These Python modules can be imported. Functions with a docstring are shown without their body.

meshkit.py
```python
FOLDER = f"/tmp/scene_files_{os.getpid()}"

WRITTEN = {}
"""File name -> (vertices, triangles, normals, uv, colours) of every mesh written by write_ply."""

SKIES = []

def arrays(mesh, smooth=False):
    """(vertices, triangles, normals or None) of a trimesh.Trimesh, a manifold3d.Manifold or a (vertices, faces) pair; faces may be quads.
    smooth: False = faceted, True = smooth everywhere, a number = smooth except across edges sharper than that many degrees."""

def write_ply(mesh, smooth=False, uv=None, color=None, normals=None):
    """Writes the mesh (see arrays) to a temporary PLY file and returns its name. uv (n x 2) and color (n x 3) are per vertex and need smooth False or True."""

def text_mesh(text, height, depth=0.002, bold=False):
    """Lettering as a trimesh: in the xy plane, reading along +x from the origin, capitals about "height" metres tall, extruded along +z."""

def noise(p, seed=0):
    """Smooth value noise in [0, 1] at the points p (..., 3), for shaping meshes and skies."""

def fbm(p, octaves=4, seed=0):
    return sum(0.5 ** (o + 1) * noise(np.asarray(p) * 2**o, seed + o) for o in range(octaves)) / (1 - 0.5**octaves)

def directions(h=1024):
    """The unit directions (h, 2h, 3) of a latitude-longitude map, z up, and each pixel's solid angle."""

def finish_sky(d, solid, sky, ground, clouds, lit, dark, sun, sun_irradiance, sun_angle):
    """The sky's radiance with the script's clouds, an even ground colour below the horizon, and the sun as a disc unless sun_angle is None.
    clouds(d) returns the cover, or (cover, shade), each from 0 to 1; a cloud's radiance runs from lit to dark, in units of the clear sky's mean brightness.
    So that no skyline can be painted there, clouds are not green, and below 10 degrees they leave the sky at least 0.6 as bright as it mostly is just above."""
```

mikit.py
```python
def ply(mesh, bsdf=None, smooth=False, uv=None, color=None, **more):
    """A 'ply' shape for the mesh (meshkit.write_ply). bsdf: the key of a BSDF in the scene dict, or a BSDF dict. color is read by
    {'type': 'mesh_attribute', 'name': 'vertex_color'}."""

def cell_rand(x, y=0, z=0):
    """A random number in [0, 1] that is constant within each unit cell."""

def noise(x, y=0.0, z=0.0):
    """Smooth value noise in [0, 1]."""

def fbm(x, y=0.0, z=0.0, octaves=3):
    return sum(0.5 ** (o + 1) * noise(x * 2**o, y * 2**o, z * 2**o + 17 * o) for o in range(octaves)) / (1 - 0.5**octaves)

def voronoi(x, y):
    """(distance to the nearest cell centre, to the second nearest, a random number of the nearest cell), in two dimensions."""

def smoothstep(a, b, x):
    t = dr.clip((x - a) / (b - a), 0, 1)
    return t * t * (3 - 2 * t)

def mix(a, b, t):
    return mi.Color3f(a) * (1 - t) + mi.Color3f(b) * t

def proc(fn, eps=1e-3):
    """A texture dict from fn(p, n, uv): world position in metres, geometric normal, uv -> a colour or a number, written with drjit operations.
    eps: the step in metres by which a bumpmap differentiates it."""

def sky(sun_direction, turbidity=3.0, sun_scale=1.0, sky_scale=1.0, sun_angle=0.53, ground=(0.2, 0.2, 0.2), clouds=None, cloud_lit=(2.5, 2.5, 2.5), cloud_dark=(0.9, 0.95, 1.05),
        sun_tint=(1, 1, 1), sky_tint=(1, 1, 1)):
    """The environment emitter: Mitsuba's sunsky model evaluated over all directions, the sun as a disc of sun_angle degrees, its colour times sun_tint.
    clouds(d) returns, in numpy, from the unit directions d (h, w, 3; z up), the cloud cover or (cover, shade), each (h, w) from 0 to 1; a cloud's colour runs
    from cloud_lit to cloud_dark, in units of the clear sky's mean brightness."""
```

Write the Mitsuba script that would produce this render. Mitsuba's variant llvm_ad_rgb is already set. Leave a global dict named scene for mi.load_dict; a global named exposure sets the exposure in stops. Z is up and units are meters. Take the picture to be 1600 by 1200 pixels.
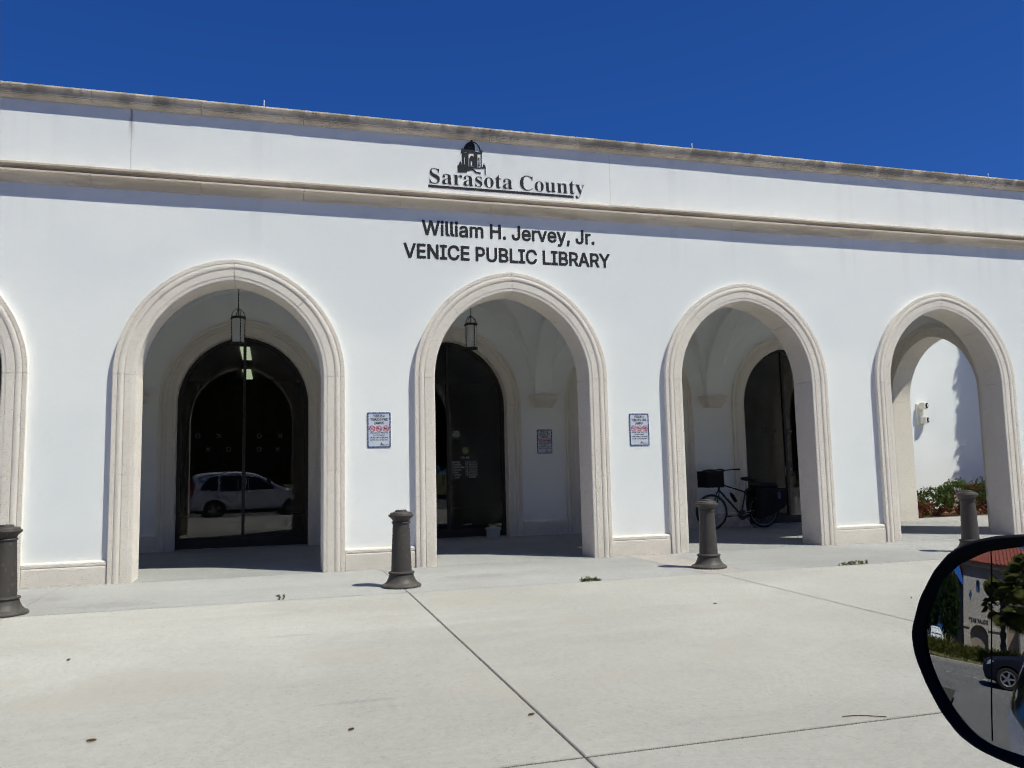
import math, random
import numpy as np, trimesh, manifold3d as m3
import mitsuba as mi, drjit as dr
import mikit, meshkit
from mikit import proc, noise, fbm, smoothstep, mix, cell_rand, voronoi
from shapely.geometry import Polygon, LineString, Point, box as sbox
from shapely.ops import unary_union
from shapely import affinity

T = mi.ScalarTransform4f
scene, labels = {'type': 'scene'}, {}

# ------------------------------------------------------------------ camera, sky, exposure
CAM = np.array([0.4667, -10.6033, 1.1902])
_yaw, _pit, _roll = 0.2836, 0.1052, -0.0221
FW = np.array([math.sin(_yaw)*math.cos(_pit), math.cos(_yaw)*math.cos(_pit), math.sin(_pit)])
_r = np.array([math.cos(_yaw), -math.sin(_yaw), 0.0]); _u = np.cross(_r, FW)
UP = -math.sin(_roll)*_r + math.cos(_roll)*_u
scene['camera'] = {'type': 'perspective', 'fov_axis': 'x', 'fov': math.degrees(2*math.atan(800/1291.33)),
                   'near_clip': 0.03, 'far_clip': 3000.0,
                   'to_world': T().look_at(origin=CAM.tolist(), target=(CAM+FW).tolist(), up=UP.tolist())}
SUN = (0.475, -0.445, 1.0)
scene['sky'] = mikit.sky(SUN, turbidity=3.2, sky_tint=(0.145, 0.385, 0.87), sky_scale=0.85, sun_tint=(1.01, 1.19, 1.31), ground=(0.22, 0.21, 0.19))
exposure = 1.6

# ------------------------------------------------------------------ materials
def pm(key, **kw):
    scene[key] = {'type': 'twosided', 'bsdf': {'type': 'principled', **kw}}

def rgb(*c): return {'type': 'rgb', 'value': list(c)}

def bump(key, tex, scale, **kw):
    scene[key] = {'type': 'twosided', 'bsdf': {'type': 'bumpmap', 'arbitrary': tex, 'scale': scale, 'bsdf': {'type': 'principled', **kw}}}

def f_stucco(p, n, uv):
    big = fbm(p.x*0.55, p.z*0.8, p.y*0.55, octaves=4)
    c = mix((0.775, 0.80, 0.815), (0.835, 0.85, 0.855), smoothstep(0.3, 0.7, big))
    fine = noise(p.x*60, p.y*60, p.z*60)
    c = c * (0.985 + 0.03*fine)
    up = smoothstep(4.95, 4.96, p.z) * smoothstep(0.2, 0.1, p.y)       # hairline joints of the parapet, one with a rust run
    w = noise(p.z*9, 3.1)*0.012
    j = dr.exp(-dr.square((p.x + 1.224 + w*0.3)/0.006)) + 0.6*dr.exp(-dr.square((p.x - 5.113)/0.006))
    c = c * (1 - 0.30*up*dr.minimum(j, 1.0))
    run = dr.exp(-dr.square((p.x + 1.224 + w)/(0.012 + 0.02*smoothstep(5.74, 5.4, p.z)))) * smoothstep(5.25, 5.74, p.z) * up
    c = mix(c, (0.22, 0.16, 0.15), 0.75*run)
    streak = noise(p.x*14, 0.0, 2.0)*noise(p.x*3.1, 7.0)
    c = c * (1 - 0.045*smoothstep(0.38, 0.7, streak)*smoothstep(0.9, 0.05, dr.minimum(dr.abs(p.z-5.72), dr.abs(p.z-4.66)))*smoothstep(0.2, 0.1, p.y))
    dirt = smoothstep(0.75, 0.27, p.z)*fbm(p.x*4, p.y*4, p.z*3)
    return mix(c, (0.55, 0.53, 0.49), 0.30*dirt)

def f_stucco_b(p, n, uv): return fbm(p.x*38, p.y*38, p.z*38, octaves=3)
bump('stucco', proc(f_stucco_b), 0.0022, base_color=proc(f_stucco), roughness=0.85, specular=0.25)

def f_stone(p, n, uv):
    blk = fbm(p.x*0.9 + 5, p.y*0.9, p.z*0.9, octaves=3)*0.75 + 0.25*noise(p.x*11, p.y*11, p.z*5)
    c = mix((0.715, 0.655, 0.588), (0.815, 0.762, 0.695), blk)
    sp = noise(p.x*75, p.y*75, p.z*75)
    sp2 = noise(p.x*31 + 9, p.y*31, p.z*31)
    c = mix(c, (0.44, 0.39, 0.34), 0.5*smoothstep(0.66, 0.86, sp))
    c = mix(c, (0.78, 0.75, 0.70), 0.55*smoothstep(0.68, 0.9, sp2))
    dirt = smoothstep(0.5, 0.0, p.z)*fbm(p.x*6, p.y*6, p.z*5)
    return mix(c, (0.36, 0.33, 0.28), 0.35*dirt)

def f_stone_b(p, n, uv): return smoothstep(0.35, 0.75, noise(p.x*80, p.y*80, p.z*80)) + 0.6*noise(p.x*33, p.y*33, p.z*33)
bump('cast_stone', proc(f_stone_b), 0.0035, base_color=proc(f_stone), roughness=0.8, specular=0.25)

def f_cornice(p, n, uv):
    c = mix(f_stone(p, n, uv), (0.64, 0.54, 0.42), 0.6)
    top = smoothstep(5.66, 5.84, p.z)*smoothstep(5.903, 5.885, p.z)
    m = fbm(p.x*2.3, p.z*2.0, 1.0, octaves=5)
    spots = fbm(p.x*9, p.z*7, 4.0, octaves=3)
    mil = smoothstep(0.40, 0.62, m*0.65 + spots*0.35)*top
    c = mix(c, (0.085, 0.075, 0.06), 0.55*mil)
    low = smoothstep(0.46, 0.66, fbm(p.x*1.3, p.z*14, 8.0, octaves=4))*(1 - top)
    c = mix(c, (0.30, 0.24, 0.18), 0.35*low)
    green = smoothstep(0.55, 0.75, fbm(p.x*1.1 + 20, p.z*3, octaves=3))
    return mix(c, (0.28, 0.27, 0.19), 0.3*green)
bump('cornice_stone', proc(f_stone_b), 0.0015, base_color=proc(f_cornice), roughness=0.85, specular=0.2)

def concrete(tone_a, tone_b, seed, warm):
    def f(p, n, uv):
        big = fbm(p.x*0.42 + seed, p.y*0.55, seed, octaves=5)
        c = mix(tone_a, tone_b, smoothstep(0.28, 0.72, big))
        ang = fbm(p.x*0.5, p.y*0.5, 3.0 + seed)*5.0                        # trowel swirls
        sw = noise((p.x*dr.cos(ang) + p.y*dr.sin(ang))*16, (p.y*dr.cos(ang) - p.x*dr.sin(ang))*3.0, seed)
        c = c*(0.97 + 0.06*sw)
        sand = noise(p.x*130, p.y*130, seed)
        c = c*(0.95 + 0.10*sand)
        pit = smoothstep(0.80, 0.95, noise(p.x*52, p.y*52, 2.0 + seed))
        c = mix(c, (0.17, 0.155, 0.14), 0.22*pit)
        cloud = fbm(p.x*1.15 + 3, p.y*1.6, 7.0 + seed, octaves=5)
        c = c*(0.967 + 0.066*smoothstep(0.25, 0.75, cloud))
        wipe = noise(p.x*0.9 + 0.35*p.y, p.y*6.5, 12.0 + seed)*noise(p.x*0.35, p.y*0.5, seed)
        c = c*(1 - 0.045*smoothstep(0.30, 0.62, wipe))
        grain = noise(p.x*38, p.y*38, 21.0 + seed)
        c = c*(0.965 + 0.07*grain)
        blot = smoothstep(0.60, 0.78, fbm(p.x*1.7 + 31, p.y*1.7, 5.0 + seed, octaves=4))
        c = mix(c, warm, 0.35*blot)
        for (sx, sy, rx, ry) in ((-1.42, -5.05, 0.16, 0.10), (0.62, -3.9, 0.20, 0.04), (0.93, -5.85, 0.26, 0.035), (-1.0, -1.75, 0.50, 0.22), (2.75, -1.15, 0.42, 0.22), (-1.75, -1.1, 0.3, 0.2)):
            q = dr.square((p.x - sx)/rx) + dr.square((p.y - sy)/ry) + 1.6*(fbm(p.x*14, p.y*14, 1.0) - 0.5)
            c = mix(c, (0.20, 0.19, 0.20), 0.33*smoothstep(1.0, 0.3, q))
        return c
    return f

def f_conc_b(p, n, uv): return noise(p.x*110, p.y*110) + 0.7*noise(p.x*42, p.y*42)
bump('plaza_concrete', proc(f_conc_b), 0.0022, base_color=proc(concrete((0.330, 0.320, 0.294), (0.370, 0.360, 0.334), 1.0, (0.335, 0.305, 0.26))), roughness=0.85, specular=0.25)
bump('apron_concrete', proc(f_conc_b), 0.0022, base_color=proc(concrete((0.262, 0.259, 0.251), (0.308, 0.305, 0.298), 4.0, (0.245, 0.24, 0.23))), roughness=0.85, specular=0.25)
bump('apron_pink', proc(f_conc_b), 0.0022, base_color=proc(concrete((0.315, 0.29, 0.27), (0.355, 0.335, 0.315), 9.0, (0.31, 0.275, 0.25))), roughness=0.85, specular=0.25)
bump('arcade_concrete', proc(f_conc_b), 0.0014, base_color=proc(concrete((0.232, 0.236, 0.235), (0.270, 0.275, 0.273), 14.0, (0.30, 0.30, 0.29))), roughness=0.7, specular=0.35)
pm('joint_dirt', base_color=rgb(0.045, 0.04, 0.035), roughness=0.95)

def f_asphalt(p, n, uv):
    g = noise(p.x*140, p.y*140)
    c = mix((0.10, 0.10, 0.102), (0.15, 0.149, 0.147), fbm(p.x*0.5, p.y*0.5, octaves=4))
    return c*(0.8 + 0.4*g)
pm('asphalt', base_color=proc(f_asphalt), roughness=0.9, specular=0.2)
pm('road_white', base_color=rgb(0.62, 0.62, 0.60), roughness=0.8)
pm('kerb_concrete', base_color=rgb(0.42, 0.38, 0.33), roughness=0.9)
def f_soil(p, n, uv): return mix((0.07, 0.075, 0.03), (0.13, 0.12, 0.06), fbm(p.x*1.5, p.y*1.5, octaves=4))
pm('grass_ground', base_color=proc(f_soil), roughness=1.0, specular=0.1)
def f_mulch(p, n, uv): return mix((0.07, 0.04, 0.025), (0.16, 0.095, 0.06), noise(p.x*40, p.y*40))
pm('mulch', base_color=proc(f_mulch), roughness=1.0, specular=0.1)

def f_iron(p, n, uv):
    c = mix((0.046, 0.041, 0.038), (0.066, 0.059, 0.054), fbm(p.x*9, p.y*9, p.z*6, octaves=4))
    c = mix(c, (0.11, 0.10, 0.09), 0.4*smoothstep(0.70, 0.9, noise(p.x*45, p.y*45, p.z*22)))
    return mix(c, (0.20, 0.18, 0.16), 0.35*smoothstep(0.12, 0.0, p.z)*noise(p.x*25, p.y*25, p.z*30))
bump('bollard_paint', proc(lambda p, n, uv: noise(p.x*90, p.y*90, p.z*90)), 0.0012, base_color=proc(f_iron), roughness=0.55, specular=0.4)
pm('letter_paint', base_color=rgb(0.026, 0.026, 0.030), roughness=0.7, specular=0.2)
pm('bronze_frame', base_color=rgb(0.022, 0.019, 0.017), roughness=0.4, specular=0.5)
pm('black_metal', base_color=rgb(0.018, 0.018, 0.019), roughness=0.45)
pm('black_plastic', base_color=rgb(0.010, 0.010, 0.011), roughness=0.8, specular=0.12)
pm('black_fabric', base_color=rgb(0.022, 0.022, 0.024), roughness=0.95, specular=0.1)
pm('rubber', base_color=rgb(0.018, 0.018, 0.018), roughness=0.85)
pm('grey_steel', base_color=rgb(0.45, 0.45, 0.46), roughness=0.35, metallic=0.9)
pm('dull_silver', base_color=rgb(0.36, 0.36, 0.37), roughness=0.45, metallic=0.6)
scene['door_glass'] = {'type': 'thindielectric', 'int_ior': 1.52, 'specular_transmittance': rgb(0.22, 0.23, 0.22)}
scene['mirror_glass'] = {'type': 'twosided', 'bsdf': {'type': 'conductor', 'material': 'none', 'specular_reflectance': rgb(0.40, 0.41, 0.43)}}
pm('decal_white', base_color=rgb(0.55, 0.56, 0.56), roughness=0.8)
pm('decal_grey', base_color=rgb(0.06, 0.062, 0.062), roughness=0.8)
pm('decal_gold', base_color=rgb(0.30, 0.27, 0.16), roughness=0.7)
pm('paper_grey', base_color=rgb(0.40, 0.38, 0.37), roughness=0.9)
pm('sign_white', base_color=rgb(0.55, 0.60, 0.70), roughness=0.5)
pm('sign_blue', base_color=rgb(0.035, 0.065, 0.17), roughness=0.5)
pm('sign_red', base_color=rgb(0.48, 0.03, 0.06), roughness=0.5)
pm('sign_black', base_color=rgb(0.03, 0.035, 0.06), roughness=0.5)
pm('frosted_glass', base_color=rgb(0.62, 0.63, 0.66), roughness=0.5)
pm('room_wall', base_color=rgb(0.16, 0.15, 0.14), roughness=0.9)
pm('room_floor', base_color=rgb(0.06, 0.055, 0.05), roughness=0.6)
pm('white_plastic', base_color=rgb(0.40, 0.40, 0.39), roughness=0.6)
pm('cream_metal', base_color=rgb(0.72, 0.70, 0.62), roughness=0.6)
pm('galvanized', base_color=rgb(0.70, 0.72, 0.75), roughness=0.45)
pm('roof_gravel', base_color=rgb(0.4, 0.4, 0.39), roughness=1.0)
scene['car_white'] = {'type': 'twosided', 'bsdf': {'type': 'principled', 'base_color': rgb(0.74, 0.76, 0.79), 'roughness': 0.35, 'clearcoat': 0.8, 'clearcoat_gloss': 0.95}}
scene['car_navy'] = {'type': 'twosided', 'bsdf': {'type': 'principled', 'base_color': rgb(0.010, 0.013, 0.024), 'roughness': 0.5, 'specular': 0.2, 'clearcoat': 0.12, 'clearcoat_gloss': 0.97}}
scene['car_window'] = {'type': 'twosided', 'bsdf': {'type': 'principled', 'base_color': rgb(0.012, 0.014, 0.016), 'roughness': 0.08, 'specular': 0.6}}
pm('lens_clear', base_color=rgb(0.6, 0.62, 0.65), roughness=0.1, specular=0.6)
pm('lens_red', base_color=rgb(0.35, 0.015, 0.015), roughness=0.15, specular=0.6)
def f_cream(p, n, uv): return mix((0.52, 0.47, 0.42), (0.60, 0.55, 0.49), fbm(p.x, p.y*0.7, p.z*0.7))
pm('cream_stucco', base_color=proc(f_cream), roughness=0.9)
pm('tan_stucco', base_color=rgb(0.36, 0.30, 0.25), roughness=0.9)
pm('red_tile', base_color=rgb(0.30, 0.085, 0.06), roughness=0.85)
pm('blue_window', base_color=rgb(0.07, 0.13, 0.20), roughness=0.12, specular=0.7)
pm('dark_void', base_color=rgb(0.02, 0.02, 0.02), roughness=0.9)
def leafmat(key, a, b, trans=0.35):
    def f(p, n, uv): return mix(a, b, noise(p.x*7, p.y*7, p.z*7))
    scene[key] = {'type': 'principledthin', 'base_color': proc(f), 'roughness': 0.5, 'diff_trans': trans, 'spec_trans': 0.0}
leafmat('leaf_green', (0.022, 0.048, 0.013), (0.085, 0.115, 0.03))
leafmat('leaf_olive', (0.06, 0.075, 0.015), (0.14, 0.14, 0.04))
leafmat('leaf_red', (0.085, 0.016, 0.018), (0.16, 0.06, 0.03))
leafmat('leaf_dark', (0.018, 0.040, 0.014), (0.055, 0.085, 0.03))
leafmat('leaf_palm', (0.06, 0.085, 0.025), (0.22, 0.22, 0.07))
leafmat('leaf_dry', (0.10, 0.06, 0.04), (0.20, 0.12, 0.07))
pm('bark', base_color=rgb(0.12, 0.095, 0.075), roughness=1.0)

# ------------------------------------------------------------------ helpers
def numbered(key):
    if key not in USED: USED.add(key); return key
    k = 1
    while f'{key}_{k:03d}' in USED: k += 1
    USED.add(f'{key}_{k:03d}'); return f'{key}_{k:03d}'
USED = set()

def thing(name, label, cat, group=None, kind=None):
    k = numbered(name); labels[k] = {'label': label, 'category': cat}
    if group: labels[k]['group'] = group
    if kind: labels[k]['kind'] = kind
    return k

def struct(name, label=None):
    k = numbered(name); labels[k] = {'kind': 'structure', 'label': label or name.replace('_', ' ')}; return k

def put(key, mesh, bsdf, smooth=False, label=None, **kw):
    scene[key] = mikit.ply(mesh, bsdf, smooth=smooth, **kw)
    if label: labels[key] = {'label': label}
    return key

def part(parent, name, mesh, bsdf, smooth=False, label=None, **kw):
    return put(numbered(parent + '__' + name), mesh, bsdf, smooth, label, **kw)

def tm(v, f): return trimesh.Trimesh(np.asarray(v, float), np.asarray(f, int), process=False)
def cat(ms): return trimesh.util.concatenate([tm(m.vertices, m.faces) for m in ms])
def bx(x0, x1, y0, y1, z0, z1):
    m = trimesh.creation.box((abs(x1-x0), abs(y1-y0), abs(z1-z0))); m.apply_translation(((x0+x1)/2, (y0+y1)/2, (z0+z1)/2)); return m
def cbx(x0, x1, y0, y1, z0, z1, c=0.006):
    """box with chamfered edges"""
    pts = []
    for a, b, d in ((c, 0, 0), (0, c, 0), (0, 0, c)):
        for x in (x0 + c - a, x1 - c + a):
            for y in (y0 + c - b, y1 - c + b):
                for z in (z0 + c - d, z1 - c + d): pts.append((x, y, z))
    return trimesh.convex.convex_hull(np.array(pts))
def mv(m, x=0, y=0, z=0, rz=0, rx=0, ry=0, s=1.0):
    m = tm(m.vertices.copy()*s, m.faces.copy())
    M = np.eye(4)
    for ang, ax in ((rx, [1, 0, 0]), (ry, [0, 1, 0]), (rz, [0, 0, 1])):
        if ang: M = trimesh.transformations.rotation_matrix(ang, ax) @ M
    m.apply_transform(M); m.apply_translation((x, y, z)); return m
def ext(poly, h):
    if hasattr(poly, 'geoms'): return cat([trimesh.creation.extrude_polygon(g, h, engine='earcut') for g in poly.geoms if g.area > 1e-9])
    return trimesh.creation.extrude_polygon(poly, h, engine='earcut')
def xz(m, y):
    """an extrusion in the xy plane stood up as x-z; its thickness runs from y to y+h (away from the viewer in front)"""
    v = m.vertices; h = v[:, 2].max()
    w = np.stack([v[:, 0], y + h - v[:, 2], v[:, 1]], 1)
    return tm(w, m.faces)
def cyl(a, b, r, r2=None, n=16, caps=True):
    a, b = np.asarray(a, float), np.asarray(b, float); d = b - a; L = np.linalg.norm(d); d = d/L
    s = np.cross(d, [0, 0, 1.0]); s = np.array([1.0, 0, 0]) if np.linalg.norm(s) < 1e-6 else s/np.linalg.norm(s)
    t = np.cross(d, s); r2 = r if r2 is None else r2
    th = np.linspace(0, 2*np.pi, n, endpoint=False); ring = np.cos(th)[:, None]*s + np.sin(th)[:, None]*t
    v = np.vstack([a + ring*r, b + ring*r2, [a], [b]]); f = []
    for i in range(n):
        j = (i+1) % n; f += [[i, j, n+j], [i, n+j, n+i]]
        if caps: f += [[2*n, j, i], [2*n+1, n+i, n+j]]
    m = tm(v, f); m.fix_normals(); return m
def tube(pts, r, n=10):
    pts = [np.asarray(p, float) for p in pts]
    ms = [cyl(pts[i], pts[i+1], r, n=n) for i in range(len(pts)-1)]
    ms += [mv(trimesh.creation.icosphere(1, r), *p) for p in pts[1:-1]]
    return cat(ms)
def lathe(prof, n=48):
    """(radius, z) profile turned about z"""
    prof = np.asarray(prof, float); th = np.linspace(0, 2*np.pi, n, endpoint=False)
    v = np.concatenate([np.stack([p[0]*np.cos(th), p[0]*np.sin(th), np.full(n, p[1])], 1) for p in prof]); f = []
    for k in range(len(prof)-1):
        for i in range(n):
            j = (i+1) % n; f += [[k*n+i, k*n+j, (k+1)*n+j], [k*n+i, (k+1)*n+j, (k+1)*n+i]]
    return tm(v, f)
def loft(rows, closed=True):
    """rows: list of equally long point loops -> a skin"""
    rows = np.asarray(rows, float); R, N = rows.shape[:2]; f = []
    for k in range(R-1):
        for i in range(N if closed else N-1):
            j = (i+1) % N; f += [[k*N+i, k*N+j, (k+1)*N+j], [k*N+i, (k+1)*N+j, (k+1)*N+i]]
    return tm(rows.reshape(-1, 3), f)
def leaves(rng, pts, size, aspect=0.45, droop=0.0, var=0.4):
    """two-triangle pointed leaves at pts"""
    n = len(pts); a = rng.normal(size=(n, 3)); a[:, 2] += 0.3 - droop; a /= np.linalg.norm(a, axis=1, keepdims=True)
    b = np.cross(a, rng.normal(size=(n, 3))); b /= np.linalg.norm(b, axis=1, keepdims=True)
    s = size*(1 + var*rng.uniform(-1, 1, (n, 1))); c = np.cross(a, b)
    p = np.asarray(pts)
    v = np.stack([p, p + a*s*0.5 + b*s*aspect*0.5 + c*s*0.05, p + a*s, p + a*s*0.5 - b*s*aspect*0.5 + c*s*0.05], 1).reshape(-1, 3)
    k = np.arange(n)*4
    return tm(v, np.concatenate([np.stack([k, k+1, k+2], 1), np.stack([k, k+2, k+3], 1)]))
def cs(poly):
    c = list(poly.exterior.coords)[:-1]
    return m3.CrossSection([c if poly.exterior.is_ccw else c[::-1]])
def text(s, h, depth=0.002, bold=False): return meshkit.text_mesh(s, h, depth, bold)
def text_poly(s, h, fat):
    m = text(s, h, 0.01, True); f = m.faces[(m.vertices[m.faces][:, :, 2] > 0.005).all(1)]
    return unary_union([Polygon(t).buffer(1e-5) for t in m.vertices[f][:, :, :2]]).buffer(fat).simplify(0.0006)

# ------------------------------------------------------------------ library building
PITCH, SPRING, CO = 3.59, 2.436, 0.11
ARCH_X = [PITCH*k for k in (-2, -1, 0, 1, 2, 3)]
WALL_Y, INNER_Y, BACK_Y = 0.070, 0.45, 4.25
X_WEST, X_EAST = -9.05, 13.20
LB = thing('library_building', 'long white stucco library building with pointed stone arches and dark glass doors', 'building')

def arch_pts(w, n=22):
    R = w + CO; t = np.linspace(0, math.acos(CO/R), n)
    right = np.stack([-CO + R*np.cos(t), SPRING + R*np.sin(t)], 1)
    return np.vstack([right, (right*[-1, 1])[::-1][1:]])
def arch_poly(w, cx=0.0, z0=0.0):
    p = arch_pts(w); return Polygon([(cx + w, z0), *[(cx + x, z) for x, z in p], (cx - w, z0)])

def surround_profile(depth):
    """(half width, y) of the moulded stone: outer fillet, roll between two quirks, flat band, stepped inner band, reveal"""
    pr = [(1.345, 0.10), (1.35, 0.004), (1.346, 0.0), (1.302, 0.0), (1.300, 0.003), (1.298, 0.011), (1.293, 0.011)]
    for a in np.linspace(0, math.pi, 7): pr.append((1.2585 + 0.034*math.cos(a), 0.006 - 0.015*math.sin(a)))
    pr += [(1.224, 0.012), (1.219, 0.012), (1.217, 0.004), (1.214, 0.001), (1.134, 0.002), (1.132, 0.004), (1.131, 0.010), (1.127, 0.010), (1.125, 0.007), (1.092, 0.010), (1.083, 0.016), (1.078, 0.026), (1.078, depth - 0.006), (1.084, depth), (1.335, depth)]
    return np.array(pr)
def surround_blocks(depth):
    pr = surround_profile(depth); cap = np.array(trimesh.creation.triangulate_polygon(Polygon(pr), engine='earcut')[1])
    cv = np.array(trimesh.creation.triangulate_polygon(Polygon(pr), engine='earcut')[0])
    order = [int(np.argmin(np.linalg.norm(pr - q, axis=1))) for q in cv]; cap = np.array(order)[cap]
    G = 0.0013
    def station(kind, t):
        out = []
        for w, y in pr:
            if kind == 'j': out.append((w, y, t))
            else:
                R = w + CO; th = t*math.acos(CO/R); out.append((-CO + R*math.cos(th), y, SPRING + R*math.sin(th)))
        return out
    segs = [('j', [0.0, 1.255 - G]), ('j', [1.255 + G, SPRING - G]), ('a', np.linspace(0.0015, 0.5285, 12)), ('a', np.linspace(0.5315, 0.9985, 11))]
    out = []
    for kind, ts in segs:
        rows = [station(kind, t) for t in ts]; m = loft(rows); N = len(pr)
        f = np.vstack([m.faces, cap, cap[:, ::-1] + (len(rows)-1)*N])
        m = tm(m.vertices, f); trimesh.repair.fix_normals(m); out.append(m)
        ml = tm(m.vertices*[-1, 1, 1], m.faces[:, ::-1]); out.append(ml)
    return out
FRONT_BLOCKS = surround_blocks(0.47); DOOR_BLOCKS = surround_blocks(0.40)
def add_surround(blocks, place, name='arch_surround'):
    k = numbered(LB + '__' + name)
    for b in blocks: part(k, 'stone_block', place(b), 'cast_stone', smooth=28)
for cx in ARCH_X: add_surround(FRONT_BLOCKS, lambda b, cx=cx: mv(b, cx))
for cx in ARCH_X: add_surround(DOOR_BLOCKS, lambda b, cx=cx: mv(b, cx, BACK_Y - WALL_Y), 'door_surround')
END_Y = 2.46
add_surround(FRONT_BLOCKS, lambda b: mv(b, 12.735, END_Y, rz=-math.pi/2), 'end_arch_surround')

# walls
front = sbox(X_WEST, -0.02, X_EAST, 5.733)
for cx in ARCH_X: front = front.difference(arch_poly(1.325, cx, -0.5))
part(LB, 'front_wall', xz(ext(front, INNER_Y - WALL_Y), WALL_Y), 'stucco')
back = sbox(X_WEST + 0.4, -0.02, 12.77, 5.3)
for cx in ARCH_X: back = back.difference(arch_poly(1.325, cx, -0.5))
part(LB, 'back_wall', xz(ext(back, 0.45), BACK_Y), 'stucco')
endw = sbox(0.45, -0.02, BACK_Y, 5.722).difference(affinity.translate(arch_poly(1.325, 0, -0.5), END_Y, 0))
m = ext(endw, 0.43); v = m.vertices; part(LB, 'end_wall', tm(np.stack([12.77 + v[:, 2], v[:, 0], v[:, 1]], 1), m.faces), 'stucco')
part(LB, 'west_wall', bx(X_WEST, X_WEST + 0.4, 0.45, 20, -0.02, 5.72), 'stucco')
part(LB, 'east_wall', bx(12.77, X_EAST, BACK_Y, 20, -0.02, 5.72), 'stucco')
part(LB, 'north_wall', bx(X_WEST + 0.4, 12.77, 19.6, 20, -0.02, 5.72), 'stucco')
part(LB, 'roof', bx(X_WEST + 0.4, 12.77, 0.45, 19.6, 5.30, 5.45), 'roof_gravel')
part(LB, 'wing_wall', bx(X_EAST + 0.002, 30, 6.5, 16, -0.3, 6.3), 'stucco')
part(LB, 'wing_coping', bx(X_EAST + 0.002, 30.1, 6.42, 16, 6.3, 6.48), 'cornice_stone')

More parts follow.
